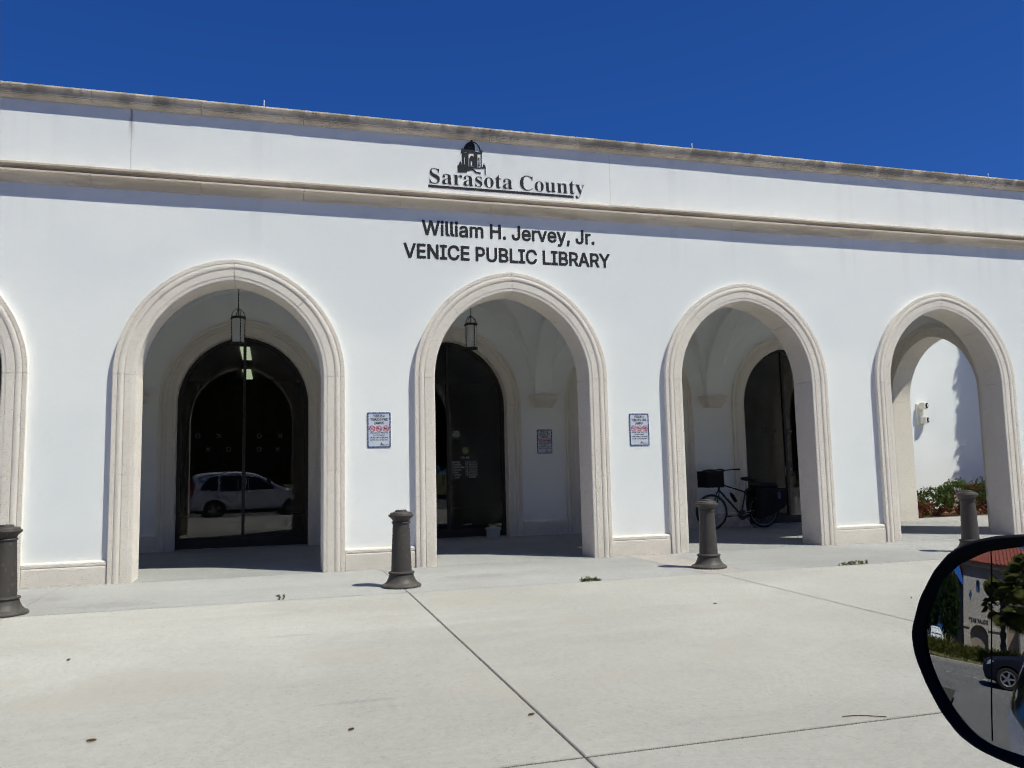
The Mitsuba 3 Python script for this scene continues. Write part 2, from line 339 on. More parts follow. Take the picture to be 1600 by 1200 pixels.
# cornices, in stones of about 1.2 m
def run_blocks(name, prof, x0, x1, step, bsdf):
    k = numbered(LB + '__' + name); poly = Polygon(prof); tri_v, tri_f = trimesh.creation.triangulate_polygon(poly, engine='earcut')
    rs = np.random.default_rng(len(name)); n = int(round((x1 - x0)/step)); e = np.linspace(x0, x1, n + 1)
    for i in range(n):
        m = ext(poly, e[i+1] - e[i] - 0.004); v = m.vertices
        off = rs.uniform(-0.0018, 0.0018, 2)
        part(k, 'stone_block', tm(np.stack([e[i] + 0.002 + v[:, 2], v[:, 0] + off[0], v[:, 1] + off[1]], 1), m.faces[:, ::-1]), bsdf, smooth=30)
COPING = [(0.40, 5.905), (-0.004, 5.905), (-0.012, 5.900), (-0.014, 5.892), (-0.014, 5.874), (-0.006, 5.869), (0.008, 5.860), (0.020, 5.842), (0.026, 5.815), (0.027, 5.790), (0.040, 5.788), (0.041, 5.772), (0.052, 5.770), (0.062, 5.752), (0.066, 5.738), (0.074, 5.736), (0.075, 5.724), (0.40, 5.724)]
COPING = [(y if y > 0.3 else y - 0.040*min(1.0, max(0.0, (z - 5.722)/0.03)), z) for y, z in COPING]
COPING = [(y, 5.735 + (z - 5.724)*0.83) for y, z in COPING]
run_blocks('coping', COPING, X_WEST - 0.1, X_EAST + 0.1, 1.22, 'cornice_stone')
STRING = [(0.12, 4.936), (-0.042, 4.934), (-0.049, 4.928), (-0.051, 4.902), (-0.047, 4.894), (-0.020, 4.888), (0.004, 4.872), (0.012, 4.850), (0.010, 4.842), (-0.030, 4.840), (-0.037, 4.834), (-0.037, 4.815), (-0.028, 4.810), (-0.006, 4.808), (0.022, 4.790), (0.042, 4.762), (0.054, 4.730), (0.060, 4.712), (0.074, 4.710), (0.075, 4.698), (0.12, 4.698)]
STRING = [(y if y > 0.1 else y - 0.018*min(1.0, (z - 4.690)/0.05), z) for y, z in STRING]
STRING = [(y, 4.705 + (z - 4.698)*0.92) for y, z in STRING]
run_blocks('string_course', STRING, X_WEST - 0.05, X_EAST + 0.05, 1.22, 'cornice_stone')

# plinths
PL = Polygon([(0.12, -0.01), (0.020, -0.01), (0.018, 0.200), (0.026, 0.206), (0.027, 0.216), (0.020, 0.222), (0.020, 0.252), (0.034, 0.267), (0.12, 0.274)])
def plinth(x0, x1, y, flip=False):
    m = ext(PL, x1 - x0); v = m.vertices.copy()
    yy = -v[:, 0] if flip else v[:, 0]
    f = m.faces if flip else m.faces[:, ::-1]
    part(LB, 'plinth', tm(np.stack([x0 + v[:, 2], y + yy, v[:, 1]], 1), f), 'cast_stone')
edges = [X_WEST] + sum([[c - 1.356, c + 1.356] for c in ARCH_X], []) + [X_EAST]
for a, b in zip(edges[::2], edges[1::2]): plinth(a, b, 0.0); plinth(max(a, X_WEST + 0.4), min(b, 12.76), BACK_Y - WALL_Y - 0.01)

# groin vaults, transverse ribs, corbels
Z0, RISE, HX, HY, YC = 2.60, 1.80, 1.64, 1.90, 2.35
gx = np.linspace(-HX, HX, 53); gy = np.linspace(-HY, HY, 57)
X, Y = np.meshgrid(gx, gy, indexing='ij')
px_ = Z0 + RISE*np.sqrt(np.clip(1 - (X/HX)**2, 0, 1)); py_ = Z0 + RISE*np.sqrt(np.clip(1 - (Y/HY)**2, 0, 1))
V = np.stack([X, Y + YC, np.maximum(px_, py_)], -1).reshape(-1, 3)
i, j = np.meshgrid(np.arange(52), np.arange(56), indexing='ij'); a = (i*57 + j).ravel()
VF = np.vstack([np.stack([a, a+57, a+58], 1), np.stack([a, a+58, a+1], 1)])
for cx in ARCH_X: part(LB, 'vault', tm(V + [cx, 0, 0], VF), 'stucco', smooth=25)
th = np.linspace(0, math.pi, 40)
outer = [(HY*math.cos(t), Z0 + (RISE + 0.35)*math.sin(t)) for t in th]; inner = [((HY - 0.13)*math.cos(t), Z0 + (RISE - 0.13)*math.sin(t)) for t in th]
rib = Polygon(outer + inner[::-1]); rm = ext(rib, 0.33); rv = rm.vertices
PIERS = [ARCH_X[0] - PITCH/2 + 0.4] + [c + PITCH/2 for c in ARCH_X[:-1]] + [12.62]
for x in PIERS: part(LB, 'vault_rib', tm(np.stack([x - 0.165 + rv[:, 2], YC + rv[:, 0], rv[:, 1]], 1), rm.faces), 'stucco', smooth=25)
def corbel(x, y, s):
    """s = -1: on the back wall, sticking out towards the front"""
    rows = []
    for hw, d, z in ((0.275, 0.24, 2.600), (0.275, 0.24, 2.560), (0.255, 0.222, 2.552), (0.250, 0.218, 2.51), (0.235, 0.20, 2.47), (0.205, 0.17, 2.43), (0.185, 0.15, 2.405), (0.180, 0.145, 2.375)):
        c = 0.06
        rows.append([(x - hw, y, z), (x - hw, y + s*(d - c), z), (x - hw + c, y + s*d, z), (x + hw - c, y + s*d, z), (x + hw, y + s*(d - c), z), (x + hw, y, z)])
    m = loft(rows, True); n = 6; last = len(rows)-1
    f = list(m.faces) + [[0, i+1, i] for i in range(1, n-1)] + [[last*n, last*n+i, last*n+i+1] for i in range(1, n-1)]
    m = tm(m.vertices, f); trimesh.repair.fix_normals(m)
    part(LB, 'corbel', m, 'cast_stone')
for x in PIERS: corbel(x, BACK_Y, -1); corbel(x, INNER_Y, 1)

# doors
def text_wall(s, h, x, z, y, width=None, depth=0.003, bold=False, center=False):
    m = text(s, h, depth, bold); v = m.vertices.copy(); b = v[:, :2].min(0), v[:, :2].max(0)
    v[:, 0] -= b[0][0]
    if width: v[:, 0] *= width/(b[1][0] - b[0][0])
    if center: v[:, 0] -= v[:, 0].max()/2
    return tm(np.stack([x + v[:, 0], y + (depth - v[:, 2]), z + v[:, 1]], 1), m.faces)
def mark_x(x, z, r, w):
    c = unary_union([LineString([(-r, -r), (r, r)]).buffer(w, cap_style=2), LineString([(-r, r), (r, -r)]).buffer(w, cap_style=2)]); return affinity.translate(c, x, z)
def mark_o(x, z, r, w): return Point(x, z).buffer(r, 12).difference(Point(x, z).buffer(r - 2*w, 12))
GLASS_Y, TILT = 4.43, math.radians(1.15)
PANE_TILT = 1.0
DOORS = []
for i, cx in enumerate(ARCH_X):
    d = numbered(LB + '__door'); DOORS.append(d)
    ring = arch_poly(1.076, cx).difference(arch_poly(1.015, cx, 0.0).intersection(sbox(cx - 2, 0.16, cx + 2, 9)))
    part(d, 'frame', xz(ext(ring, 0.07), GLASS_Y - 0.035), 'bronze_frame')
    part(d, 'meeting_stile', bx(cx - 0.026, cx + 0.026, GLASS_Y - 0.03, GLASS_Y + 0.03, 0.161, 3.55), 'bronze_frame')
    for s in (-1, 1):
        pane = arch_poly(1.03, cx, 0.1).intersection(sbox(cx + 0.02, 0.1, cx + 2, 9) if s > 0 else sbox(cx - 2, 0.1, cx - 0.02, 9))
        v, f = trimesh.creation.triangulate_polygon(pane, engine='earcut')
        xm = cx + s*0.52
        yy = GLASS_Y + (v[:, 0] - xm)*math.tan(TILT*PANE_TILT)
        part(d, 'pane', tm(np.stack([v[:, 0], yy, v[:, 1]], 1), f), 'door_glass')
    for s in (-1, 1):
        hx = cx + s*0.085
        part(d, 'pull_handle', tube([(hx, GLASS_Y - 0.03, 0.98), (hx, GLASS_Y - 0.075, 0.98), (hx, GLASS_Y - 0.075, 1.16), (hx, GLASS_Y - 0.03, 1.16)], 0.009, 8), 'dull_silver' if i == 5 and s < 0 else 'bronze_frame')
def decal(d, name, geo, bsdf, y=GLASS_Y - 0.013, label=None):
    part(d, name, xz(ext(geo, 0.002), y), bsdf, label=label)
for x, z, k in ((-1.0, 1.912, 'x'), (-0.75, 1.909, 'o'), (-0.411, 1.906, 'x'), (0.251, 1.90, 'o'), (0.604, 1.896, 'x'), (0.93, 1.893, 'o'), (-0.58, 1.675, 'x'), (0.56, 1.66, 'x'), (0.25, 1.665, 'o'), (-0.25, 1.67, 'o')):
    decal(DOORS[2], 'glass_mark', mark_x(x, z, 0.036, 0.009) if k == 'x' else mark_o(x, z, 0.043, 0.009), 'decal_grey')
for x, z, k in ((10.257, 1.926, 'x'), (10.882, 1.894, 'o'), (10.916, 1.02, 'x'), (10.52, 1.91, 'o'), (11.2, 1.89, 'x')):
    decal(DOORS[5], 'glass_mark', mark_x(x, z, 0.05, 0.011) if k == 'x' else mark_o(x, z, 0.05, 0.011), 'decal_grey')
# opening hours, notice and seal on the second door
D2 = DOORS[3]; yd = GLASS_Y - 0.016
rows = [('Monday', '10 am', '8 pm'), ('Tuesday', '10 am', '8 pm'), ('Wednesday', '10 am', '6 pm'), ('Thursday', '10 am', '6 pm'), ('Friday', '10 am', '5 pm'), ('Saturday', '10 am', '5 pm')]
ms = [text_wall('HOURS', 0.036, 3.91, 1.445, yd, center=True, bold=True)]
for k, (a, b, c) in enumerate(rows):
    z = 1.368 - k*0.047
    ms += [text_wall(a, 0.030, 3.66, z, yd, bold=True), text_wall(b, 0.030, 3.91, z, yd, bold=True), text_wall(c, 0.030, 4.045, z, yd, bold=True)]
ms += [text_wall('Sunday', 0.030, 3.66, 1.368 - 6*0.047, yd, bold=True), text_wall('Closed', 0.030, 3.97, 1.368 - 6*0.047, yd, bold=True)]
part(D2, 'hours_lettering', cat(ms), 'decal_white', label='white opening hours lettering on the glass')
part(D2, 'paper_notice', xz(ext(sbox(3.655, 1.80, 3.83, 1.975), 0.003), yd), 'decal_grey')
part(D2, 'notice_lettering', cat([text_wall(s, 0.022, 3.742, z, yd - 0.003, width=w, center=True, bold=True) for s, z, w in (('PUBLIC', 1.93, 0.12), ('LIBRARY', 1.89, 0.13), ('ENTRANCE', 1.85, 0.13))]), 'decal_white')
decal(D2, 'round_seal', Point(3.913, 1.592).buffer(0.062, 16).difference(mark_o(3.913, 1.592, 0.050, 0.004)), 'decal_gold')
part(D2, 'push_lettering', text_wall('AUTOMATIC', 0.022, 3.93, 0.225, yd, width=0.17, center=True, bold=True), 'decal_white')

# the rooms behind the doors
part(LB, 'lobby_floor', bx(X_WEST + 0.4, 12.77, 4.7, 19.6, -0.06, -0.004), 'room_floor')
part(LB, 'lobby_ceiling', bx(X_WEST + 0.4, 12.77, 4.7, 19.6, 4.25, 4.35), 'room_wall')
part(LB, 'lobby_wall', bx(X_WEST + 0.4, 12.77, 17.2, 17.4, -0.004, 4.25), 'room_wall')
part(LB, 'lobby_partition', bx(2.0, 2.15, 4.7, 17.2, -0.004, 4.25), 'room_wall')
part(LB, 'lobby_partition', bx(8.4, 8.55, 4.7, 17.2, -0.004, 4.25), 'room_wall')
for (x0, x1, y0, y1) in ((-0.28, -0.06, 9.67, 11.75), (-0.36, -0.13, 13.95, 16.2)):
    k = part(LB, 'ceiling_light', bx(x0, x1, y0, y1, 4.215, 4.249), 'frosted_glass', label='lit fluorescent ceiling panel seen through the glass door')
    scene[k]['emitter'] = {'type': 'area', 'radiance': rgb(0.55, 0.62, 0.42)}

# ------------------------------------------------------------------ lettering on the facade
def split_letters(m):
    parts_ = sorted(m.split(only_watertight=False), key=lambda q: q.bounds[0][0]); groups = []
    for q in parts_:
        a, b = q.bounds[0][0], q.bounds[1][0]
        if groups:
            ga, gb = groups[-1][1:]
            if min(b, gb) - max(a, ga) > 0.55*min(b - a, gb - ga): groups[-1] = [groups[-1][0] + [q], min(a, ga), max(b, gb)]; continue
        groups.append([[q], a, b])
    return [cat(g[0]) for g in groups]
WL = thing('library_name_lettering', 'two rows of dark grey bold raised letters naming the public library above the middle arch', 'lettering')
for s, h, x, z, w in (('William H. Jervey, Jr.', 0.192, 2.371, 4.368, 2.475), ('VENICE PUBLIC LIBRARY', 0.188, 2.121, 4.044, 2.948)):
    g = text_poly(s, h, 0.0018 if s[0] == 'W' else 0.0026); x0, _, x1, _ = g.bounds; g = affinity.affine_transform(g, [w/(x1 - x0), 0, 0, 1, x - x0*w/(x1 - x0), z])
    for m in split_letters(xz(ext(g, 0.0035), WALL_Y - 0.0035)): part(WL, 'letter', m, 'letter_paint')
GL = {'S':[580,[[[[75,-8],[74,227],[87,226],[111,149],[148,84],[192,42],[240,21],[315,15],[369,34],[406,70],[422,118],[417,168],[400,198],[379,220],[191,320],[143,356],[105,401],[83,466],[82,523],[90,559],[107,599],[128,627],[161,655],[229,682],[272,688],[311,685],[434,655],[454,655],[475,669],[483,687],[496,687],[496,483],[485,484],[456,557],[422,604],[372,646],[319,667],[259,667],[212,648],[187,623],[176,601],[170,559],[187,510],[217,480],[253,456],[426,373],[459,350],[493,316],[515,276],[528,221],[525,159],[503,96],[487,73],[449,37],[409,15],[364,0],[313,-7],[262,-7],[204,3],[136,25],[116,25],[93,9],[85,-7]]]]],'a':[512,[[[[45,51],[38,108],[45,136],[79,182],[156,227],[291,273],[302,284],[302,384],[289,419],[275,433],[236,447],[201,448],[175,442],[158,432],[151,423],[148,404],[172,361],[175,334],[162,308],[131,293],[86,297],[71,308],[60,326],[58,369],[70,399],[91,422],[154,455],[202,465],[251,468],[306,462],[354,450],[381,435],[402,414],[415,391],[427,343],[430,62],[443,45],[475,50],[480,41],[462,23],[416,-2],[364,-7],[328,5],[313,23],[305,48],[294,53],[216,8],[166,-5],[122,-5],[84,7],[63,23]],[[168,119],[182,65],[197,50],[213,43],[251,49],[297,83],[302,94],[299,254],[285,257],[259,249],[203,214],[178,178]]]]],'r':[428,[[[[38,8],[36,17],[54,21],[75,36],[85,64],[85,400],[75,429],[61,439],[39,445],[38,454],[208,455],[210,389],[221,380],[232,386],[266,430],[314,460],[351,467],[396,455],[413,439],[422,413],[420,371],[401,347],[371,338],[344,343],[304,387],[277,395],[255,386],[240,371],[218,324],[215,64],[224,41],[234,30],[258,20],[286,17],[287,8]]]]],'s':[430,[[[[63,-5],[62,150],[73,149],[86,109],[118,59],[142,37],[172,21],[193,15],[243,18],[279,43],[292,70],[289,110],[264,145],[134,215],[106,235],[82,261],[65,301],[62,346],[70,379],[85,409],[126,448],[174,465],[223,467],[324,448],[336,453],[347,467],[354,467],[353,338],[345,339],[323,387],[302,415],[277,434],[242,447],[202,447],[177,438],[156,417],[148,384],[157,353],[181,328],[306,263],[332,245],[358,216],[372,179],[375,117],[358,61],[324,22],[294,5],[261,-5],[194,-5],[122,20],[101,20],[84,12],[72,-5]]]]],'o':[500,[[[[35,210],[40,286],[55,336],[77,379],[108,414],[144,440],[176,455],[216,465],[253,468],[296,462],[337,450],[379,425],[405,402],[437,354],[455,309],[462,271],[465,212],[460,171],[447,128],[425,84],[384,38],[359,20],[291,-5],[232,-8],[199,-2],[139,22],[111,43],[77,81],[55,123],[43,161]],[[168,149],[181,63],[209,23],[236,10],[265,10],[292,22],[307,36],[325,73],[332,128],[332,322],[325,379],[314,411],[292,440],[273,449],[240,452],[210,441],[194,425],[181,398],[168,310]]]]],'t':[340,[[[[40,422],[38,444],[127,533],[193,620],[207,622],[209,461],[218,455],[302,453],[301,423],[217,422],[208,413],[208,104],[213,77],[231,56],[258,53],[281,63],[310,99],[321,94],[290,41],[256,12],[209,-5],[154,-5],[119,7],[95,31],[80,82],[80,413],[71,422]]]]],'C':[698,[[[[48,381],[63,456],[95,529],[128,574],[161,607],[216,645],[304,677],[352,685],[411,685],[466,675],[558,643],[582,640],[611,653],[630,684],[642,684],[641,468],[629,469],[583,558],[526,620],[468,654],[414,668],[374,667],[327,654],[299,637],[270,609],[233,541],[215,468],[208,401],[210,252],[233,155],[262,99],[301,60],[337,41],[392,28],[435,28],[500,43],[545,64],[589,95],[640,146],[655,130],[640,108],[594,63],[541,27],[476,3],[441,-5],[344,-7],[256,13],[189,47],[153,76],[113,121],[73,193],[50,279]]]]],'u':[558,[[[[25,452],[202,454],[203,104],[214,71],[229,55],[253,45],[271,45],[316,62],[332,76],[347,101],[347,391],[335,426],[318,439],[291,445],[290,454],[474,454],[475,82],[485,56],[506,41],[526,37],[527,27],[452,20],[350,-4],[347,51],[336,60],[289,20],[229,-5],[161,-5],[116,15],[88,58],[78,102],[72,406],[59,432],[26,445]]]]],'n':[568,[[[[35,452],[211,455],[213,408],[224,399],[271,440],[321,462],[359,468],[388,465],[439,445],[465,413],[482,356],[485,61],[495,36],[508,24],[532,17],[532,8],[308,9],[309,17],[324,19],[345,34],[357,67],[358,346],[352,377],[342,396],[328,407],[299,412],[252,395],[230,376],[213,350],[213,65],[223,36],[236,24],[259,17],[260,9],[36,8],[36,17],[54,21],[75,36],[85,62],[85,396],[75,426],[54,441],[36,445]]]]],'y':[448,[[[[0,452],[232,454],[231,445],[202,439],[190,431],[185,396],[261,194],[277,179],[289,189],[352,360],[362,405],[359,423],[349,435],[311,445],[310,454],[437,453],[437,444],[407,423],[388,388],[230,-46],[193,-129],[175,-156],[151,-180],[104,-200],[56,-200],[31,-190],[13,-174],[-2,-136],[5,-94],[21,-75],[39,-68],[81,-72],[95,-84],[102,-99],[107,-145],[115,-152],[133,-154],[149,-145],[181,-107],[209,-40],[215,-2],[51,399],[30,432],[1,445]]]]]}
CL = thing('county_lettering', 'dark grey serif county name with long underline and domed tower emblem on the upper wall', 'lettering')
adv = sum(GL[c][0] if c != ' ' else 270 for c in 'Sarasota County'); sx, sz = 2.262/adv, 0.217/700.0
pen = 2.458
for c in 'Sarasota County':
    if c == ' ': pen += 270*sx; continue
    g = unary_union([Polygon(r[0], r[1:]).buffer(0) for r in GL[c][1]]).buffer(-4).buffer(0)
    part(CL, 'letter', xz(ext(affinity.affine_transform(g, [sx, 0, 0, sz, pen, 5.085]), 0.005), WALL_Y - 0.006), 'letter_paint'); pen += GL[c][0]*sx
part(CL, 'underline', bx(2.464, 4.548, WALL_Y - 0.006, WALL_Y - 0.001, 5.026, 5.060), 'letter_paint')
# emblem: a domed octagonal lantern on a square base, traced on the wall in a 120 x 120 grid
_src = np.array([(760, 190, 3.071, 5.747), (650, 300, 2.969, 5.637), (930, 380, 3.222, 5.587), (545, 590, 2.871, 5.365), (985, 620, 3.268, 5.371), (550, 700, 2.874, 5.265), (980, 740, 3.262, 5.261)])
_A = np.linalg.lstsq(np.c_[_src[:, :2], np.ones(7)], _src[:, 2:], rcond=None)[0]
def e2(pts): return [tuple(np.array([x, y, 1.0]) @ _A) for x, y in pts]
def EP(*pts): return Polygon(e2(pts)).buffer(0)
def EL(w, *pts): return LineString(e2(pts)).buffer(w*0.00088/2, cap_style=2)
dome_o = [(640, 345), (650, 300), (670, 265), (700, 240), (735, 226), (770, 225), (810, 235), (845, 258), (872, 292), (890, 330), (897, 375)]
dark = [EP((640, 370), *dome_o[:6], (790, 232), (812, 285), (815, 345), (820, 385), (640, 370)),
        EL(15, *dome_o[5:]), EL(16, (600, 372), (760, 382), (920, 398)), EP((745, 228), (748, 200), (762, 186), (774, 200), (778, 228)),
        EP((596, 400), (600, 365), (612, 328), (632, 330), (640, 400)), EP((898, 412), (898, 375), (912, 350), (930, 380), (928, 412)),
        EP((612, 395), (706, 400), (706, 628), (620, 596)), EL(16, (708, 395), (708, 625)), EL(26, (828, 390), (828, 630)), EL(16, (915, 405), (915, 628)),
        EL(14, (700, 392), (920, 408)), EL(10, (806, 400), (806, 618)), EL(20, (845, 405), (845, 620)),
        EP((728, 600), (730, 480), (745, 450), (768, 440), (790, 452), (803, 485), (803, 605)), EP((862, 485), (872, 465), (885, 480), (890, 605), (866, 610), (878, 520)),
        EP((545, 595), (570, 580), (575, 545), (588, 524), (602, 550), (610, 580), (720, 610), (840, 628), (935, 622), (945, 580), (957, 560), (968, 590), (985, 622), (985, 640), (960, 640), (900, 642), (760, 640), (720, 660), (690, 700), (672, 702), (550, 698)),
        EL(15, (976, 630), (978, 742)), EL(22, (712, 668), (760, 655), (800, 668), (830, 700), (905, 716))]
light = [EP((645, 470), (655, 450), (662, 470), (660, 580), (645, 575)), EP((750, 522), (775, 522), (778, 600), (750, 598))]
light += [EL(5, (715 + 20*k, 292 + r*28), (728 + 20*k, 294 + r*28)) for k in range(4) for r in range(3)]
part(CL, 'tower_emblem', xz(ext(unary_union(dark).difference(unary_union(light)), 0.005), WALL_Y - 0.0065), 'letter_paint', label='dark emblem of a domed tower')

# ------------------------------------------------------------------ pavements, road, ground
PZ = -0.013
def slope(y): return PZ*max(0.0, -y - 2.15)
def slab(parent, x0, x1, y0, y1, bsdf, g=0.004, dz=0.0, gy=None):
    gy = g if gy is None else gy
    x0 += g; x1 -= g; y0 += gy; y1 -= gy; c = 0.005; v = []
    for (ins, dd) in ((0, -0.09), (0, -c), (c, 0)):
        for x, y in ((x0 + ins, y0 + ins), (x1 - ins, y0 + ins), (x1 - ins, y1 - ins), (x0 + ins, y1 - ins)): v.append((x, y, slope(y) + dd + dz))
    f = []
    for k in (0, 4):
        for i in range(4): j = (i+1) % 4; f += [[k+i, k+j, k+4+j], [k+i, k+4+j, k+4+i]]
    part(parent, 'slab', tm(v, f + [[8, 9, 10], [8, 10, 11]]), bsdf)
PZA = struct('plaza', 'pale concrete plaza in large slabs')
XE = [-5.0, -1.80, 1.80, 5.27, 8.95, 12.6, 16.2, 20.0, 24.0]
for a, b in zip(XE, XE[1:]): slab(PZA, a, b, -7.05, -2.15, 'plaza_concrete', 0.005, gy=0.011); slab(PZA, a, b, -9.0, -7.05, 'plaza_concrete', 0.005, gy=0.011)
part(PZA, 'joint_bed', tm([(-9.2, -9.1, slope(-9.1) - 0.007), (24, -9.1, slope(-9.1) - 0.007), (24, -2.15, -0.007), (-9.2, -2.15, -0.007), (24, 4.2, -0.007), (-9.2, 4.2, -0.007)], [[0, 1, 2], [0, 2, 3], [3, 2, 4], [3, 4, 5]]), 'joint_dirt')
KE = np.arange(-5.0, 24.1, 3.05)
for a, b in zip(KE, KE[1:]): part(PZA, 'kerb_stone', mv(cbx(a + 0.004, b - 0.004, -9.15, -9.004, -0.30, slope(-9.0), 0.012)), 'kerb_concrete')
part(PZA, 'kerb_stone', cbx(-5.15, -5.004, -9.15, -2.16, -0.30, -0.055, 0.012), 'kerb_concrete')
APR = struct('apron', 'lighter concrete apron along the foot of the arches')
AE = [-9.2, -5.4, -1.80, 1.80, 5.16, 5.71, 9.2, 13.22]
for k, (a, b) in enumerate(zip(AE, AE[1:])): slab(APR, a, b, -2.15, 0.02, 'apron_pink' if k == 4 else 'apron_concrete', 0.003)
for a, b in ((13.22, 16.8), (16.8, 20.4), (20.4, 24.0)): slab(APR, a, b, -2.15, 4.2, 'apron_concrete')
ARF = struct('arcade_floor', 'smooth grey floor under the arcade')
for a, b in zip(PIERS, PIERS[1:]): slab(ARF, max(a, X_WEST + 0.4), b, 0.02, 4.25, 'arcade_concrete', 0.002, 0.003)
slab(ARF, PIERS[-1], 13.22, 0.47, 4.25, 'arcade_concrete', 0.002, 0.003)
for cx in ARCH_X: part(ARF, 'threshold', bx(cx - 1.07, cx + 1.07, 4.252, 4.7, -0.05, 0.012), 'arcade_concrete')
def sheet(x0, x1, y0, y1, z, n=1):
    return tm([(x0, y0, z), (x1, y0, z), (x1, y1, z), (x0, y1, z)], [[0, 1, 2], [0, 2, 3]])
put(struct('ground', 'grassy ground'), sheet(-600, 600, -600, 600, -0.32), 'grass_ground')
rd = Polygon([(60, -9.12), (60, -28), (-21.2, -28), (-22.6, -14), (-22.3, -9.0), (-21.3, -5.2), (-19.0, -1.0), (-18.0, 30), (-9.4, 30), (-9.4, -2.2), (-5.1, -2.2), (-5.1, -9.12)])
v, f = trimesh.creation.triangulate_polygon(rd, engine='earcut')
ROAD = put(struct('road', 'grey asphalt road'), tm(np.c_[v, np.full(len(v), -0.27)], f), 'asphalt')
for k in range(9): part(ROAD, 'lane_mark', sheet(-15.85 - 0.02*k, -15.73 - 0.02*k, -10.6 + 0.62*k, -10.28 + 0.62*k, -0.264), 'road_white')
put(struct('planting_bed', 'strip of reddish mulch'), tm([(13.22, 4.2, -0.02), (24, 4.2, -0.02), (24, 6.5, 0.02), (13.22, 6.5, 0.02)], [[0, 1, 2], [0, 2, 3]]), 'mulch')

# ------------------------------------------------------------------ bollards
BPROF = [(0.0, 0.0), (0.205, 0.0), (0.209, 0.008), (0.208, 0.020), (0.196, 0.032), (0.182, 0.037), (0.168, 0.046), (0.150, 0.070), (0.137, 0.098), (0.128, 0.128), (0.127, 0.137), (0.136, 0.140), (0.139, 0.148), (0.136, 0.157), (0.126, 0.160), (0.1085, 0.166), (0.0895, 0.652), (0.0900, 0.663), (0.0990, 0.666), (0.1015, 0.673), (0.0985, 0.680), (0.0910, 0.683), (0.0905, 0.694), (0.0960, 0.706), (0.1120, 0.722), (0.1250, 0.732), (0.1335, 0.741), (0.1350, 0.749), (0.1320, 0.757), (0.1180, 0.762), (0.1165, 0.769), (0.1120, 0.776), (0.0780, 0.786), (0.0640, 0.788), (0.0615, 0.799), (0.0520, 0.805), (0.0, 0.806)]
BSEG = {'base': BPROF[:11], 'collar': BPROF[10:16], 'shaft': BPROF[15:18], 'cap': BPROF[17:]}
for x, y, lab in ((-1.86, -1.97, 'dark brown iron bollard cut by the frame edge, beside the leftmost arch'), (1.797, -1.69, 'dark brown iron bollard standing below the wall sign between the first two full arches'), (5.47, -1.64, 'dark brown iron bollard standing in front of the parked bicycle'), (9.36, -1.62, 'dark brown iron bollard partly hidden by the car mirror')):
    k = thing('bollard', lab, 'bollard', 'bollards along the apron')
    for nm, pf in BSEG.items(): part(k, nm, mv(lathe(pf, 56), x, y, 0.001), 'bollard_paint', smooth=30)

# ------------------------------------------------------------------ tobacco signs
def sign(x, z, y, lab):
    k = thing('tobacco_free_sign', lab, 'sign', 'tobacco-free campus signs'); W, H = 0.152, 0.2285
    def rr(a, b, r): return sbox(x - a + r, z - b + r, x + a - r, z + b - r).buffer(r, 8)
    part(k, 'panel', xz(ext(rr(W, H, 0.02), 0.004), y), 'sign_white')
    part(k, 'border', xz(ext(rr(W - 0.002, H - 0.002, 0.018).difference(rr(W - 0.0195, H - 0.0195, 0.009)), 0.001), y - 0.001), 'sign_blue')
    ls = [('THIS IS A', 0.030, 0.166, 0.150), ('TOBACCO-FREE', 0.030, 0.120, 0.222), ('CAMPUS', 0.030, 0.074, 0.124)]
    ls += [('SMOKING IS NOT PERMITTED', 0.0135, -0.044, 0.232), ('ON THIS CAMPUS.', 0.0135, -0.074, 0.150), ('THIS INCLUDES ALL BUILDINGS,', 0.0135, -0.104, 0.240), ('PARKING LOTS AND GROUNDS.', 0.0135, -0.134, 0.236)]
    def line(s, h, dz, w):
        g = text_poly(s, h, 0.045*h); x0, _, x1, _ = g.bounds; q = w/(x1 - x0)
        return xz(ext(affinity.affine_transform(g, [q, 0, 0, 1, x - q*(x0 + x1)/2, z + dz]), 0.001), y - 0.001)
    part(k, 'lettering', cat([line(*l) for l in ls]), 'sign_black')
    red, blk = [], []
    for j, cx in enumerate((x - 0.088, x, x + 0.088)):
        cz = z + 0.018; red += [mark_o(cx, cz, 0.040, 0.0048), LineString([(cx - 0.024, cz + 0.024), (cx + 0.024, cz - 0.024)]).buffer(0.0045, cap_style=2)]
        if j == 0: blk += [sbox(cx - 0.026, cz - 0.009, cx + 0.014, cz - 0.001), LineString([(cx + 0.016, cz), (cx + 0.022, cz + 0.008), (cx + 0.014, cz + 0.016)]).buffer(0.002)]
        elif j == 1: blk += [LineString([(cx - 0.022, cz + 0.006), (cx - 0.004, cz - 0.006), (cx + 0.022, cz - 0.002)]).buffer(0.005)]
        else: blk += [sbox(cx - 0.022, cz - 0.014, cx + 0.022, cz + 0.012)]
    red = unary_union(red)
    part(k, 'red_circles', xz(ext(red, 0.001), y - 0.0016), 'sign_red')
    part(k, 'pictograms', xz(ext(unary_union(blk).difference(red), 0.001), y - 0.001), 'sign_black')
    em = unary_union([sbox(x + 0.006, z - 0.196, x + 0.122, z - 0.193), sbox(x + 0.022, z - 0.188, x + 0.042, z - 0.176), Point(x + 0.032, z - 0.172).buffer(0.009), sbox(x + 0.026, z - 0.176, x + 0.038, z - 0.165)])
    part(k, 'emblem', cat([xz(ext(em, 0.001), y - 0.001), text_wall('Sarasota County', 0.010, x + 0.006, z - 0.190, y - 0.001, width=0.118, depth=0.001, bold=True)]), 'sign_black')
    part(k, 'bolt', cat([cyl((x, y - 0.004, z + s*0.212), (x, y, z + s*0.212), 0.006, n=10) for s in (1, -1)]), 'grey_steel')
sign(1.784, 1.755, WALL_Y - 0.006, 'white blue-edged tobacco-free sign on the sunlit pier between the first two full arches')
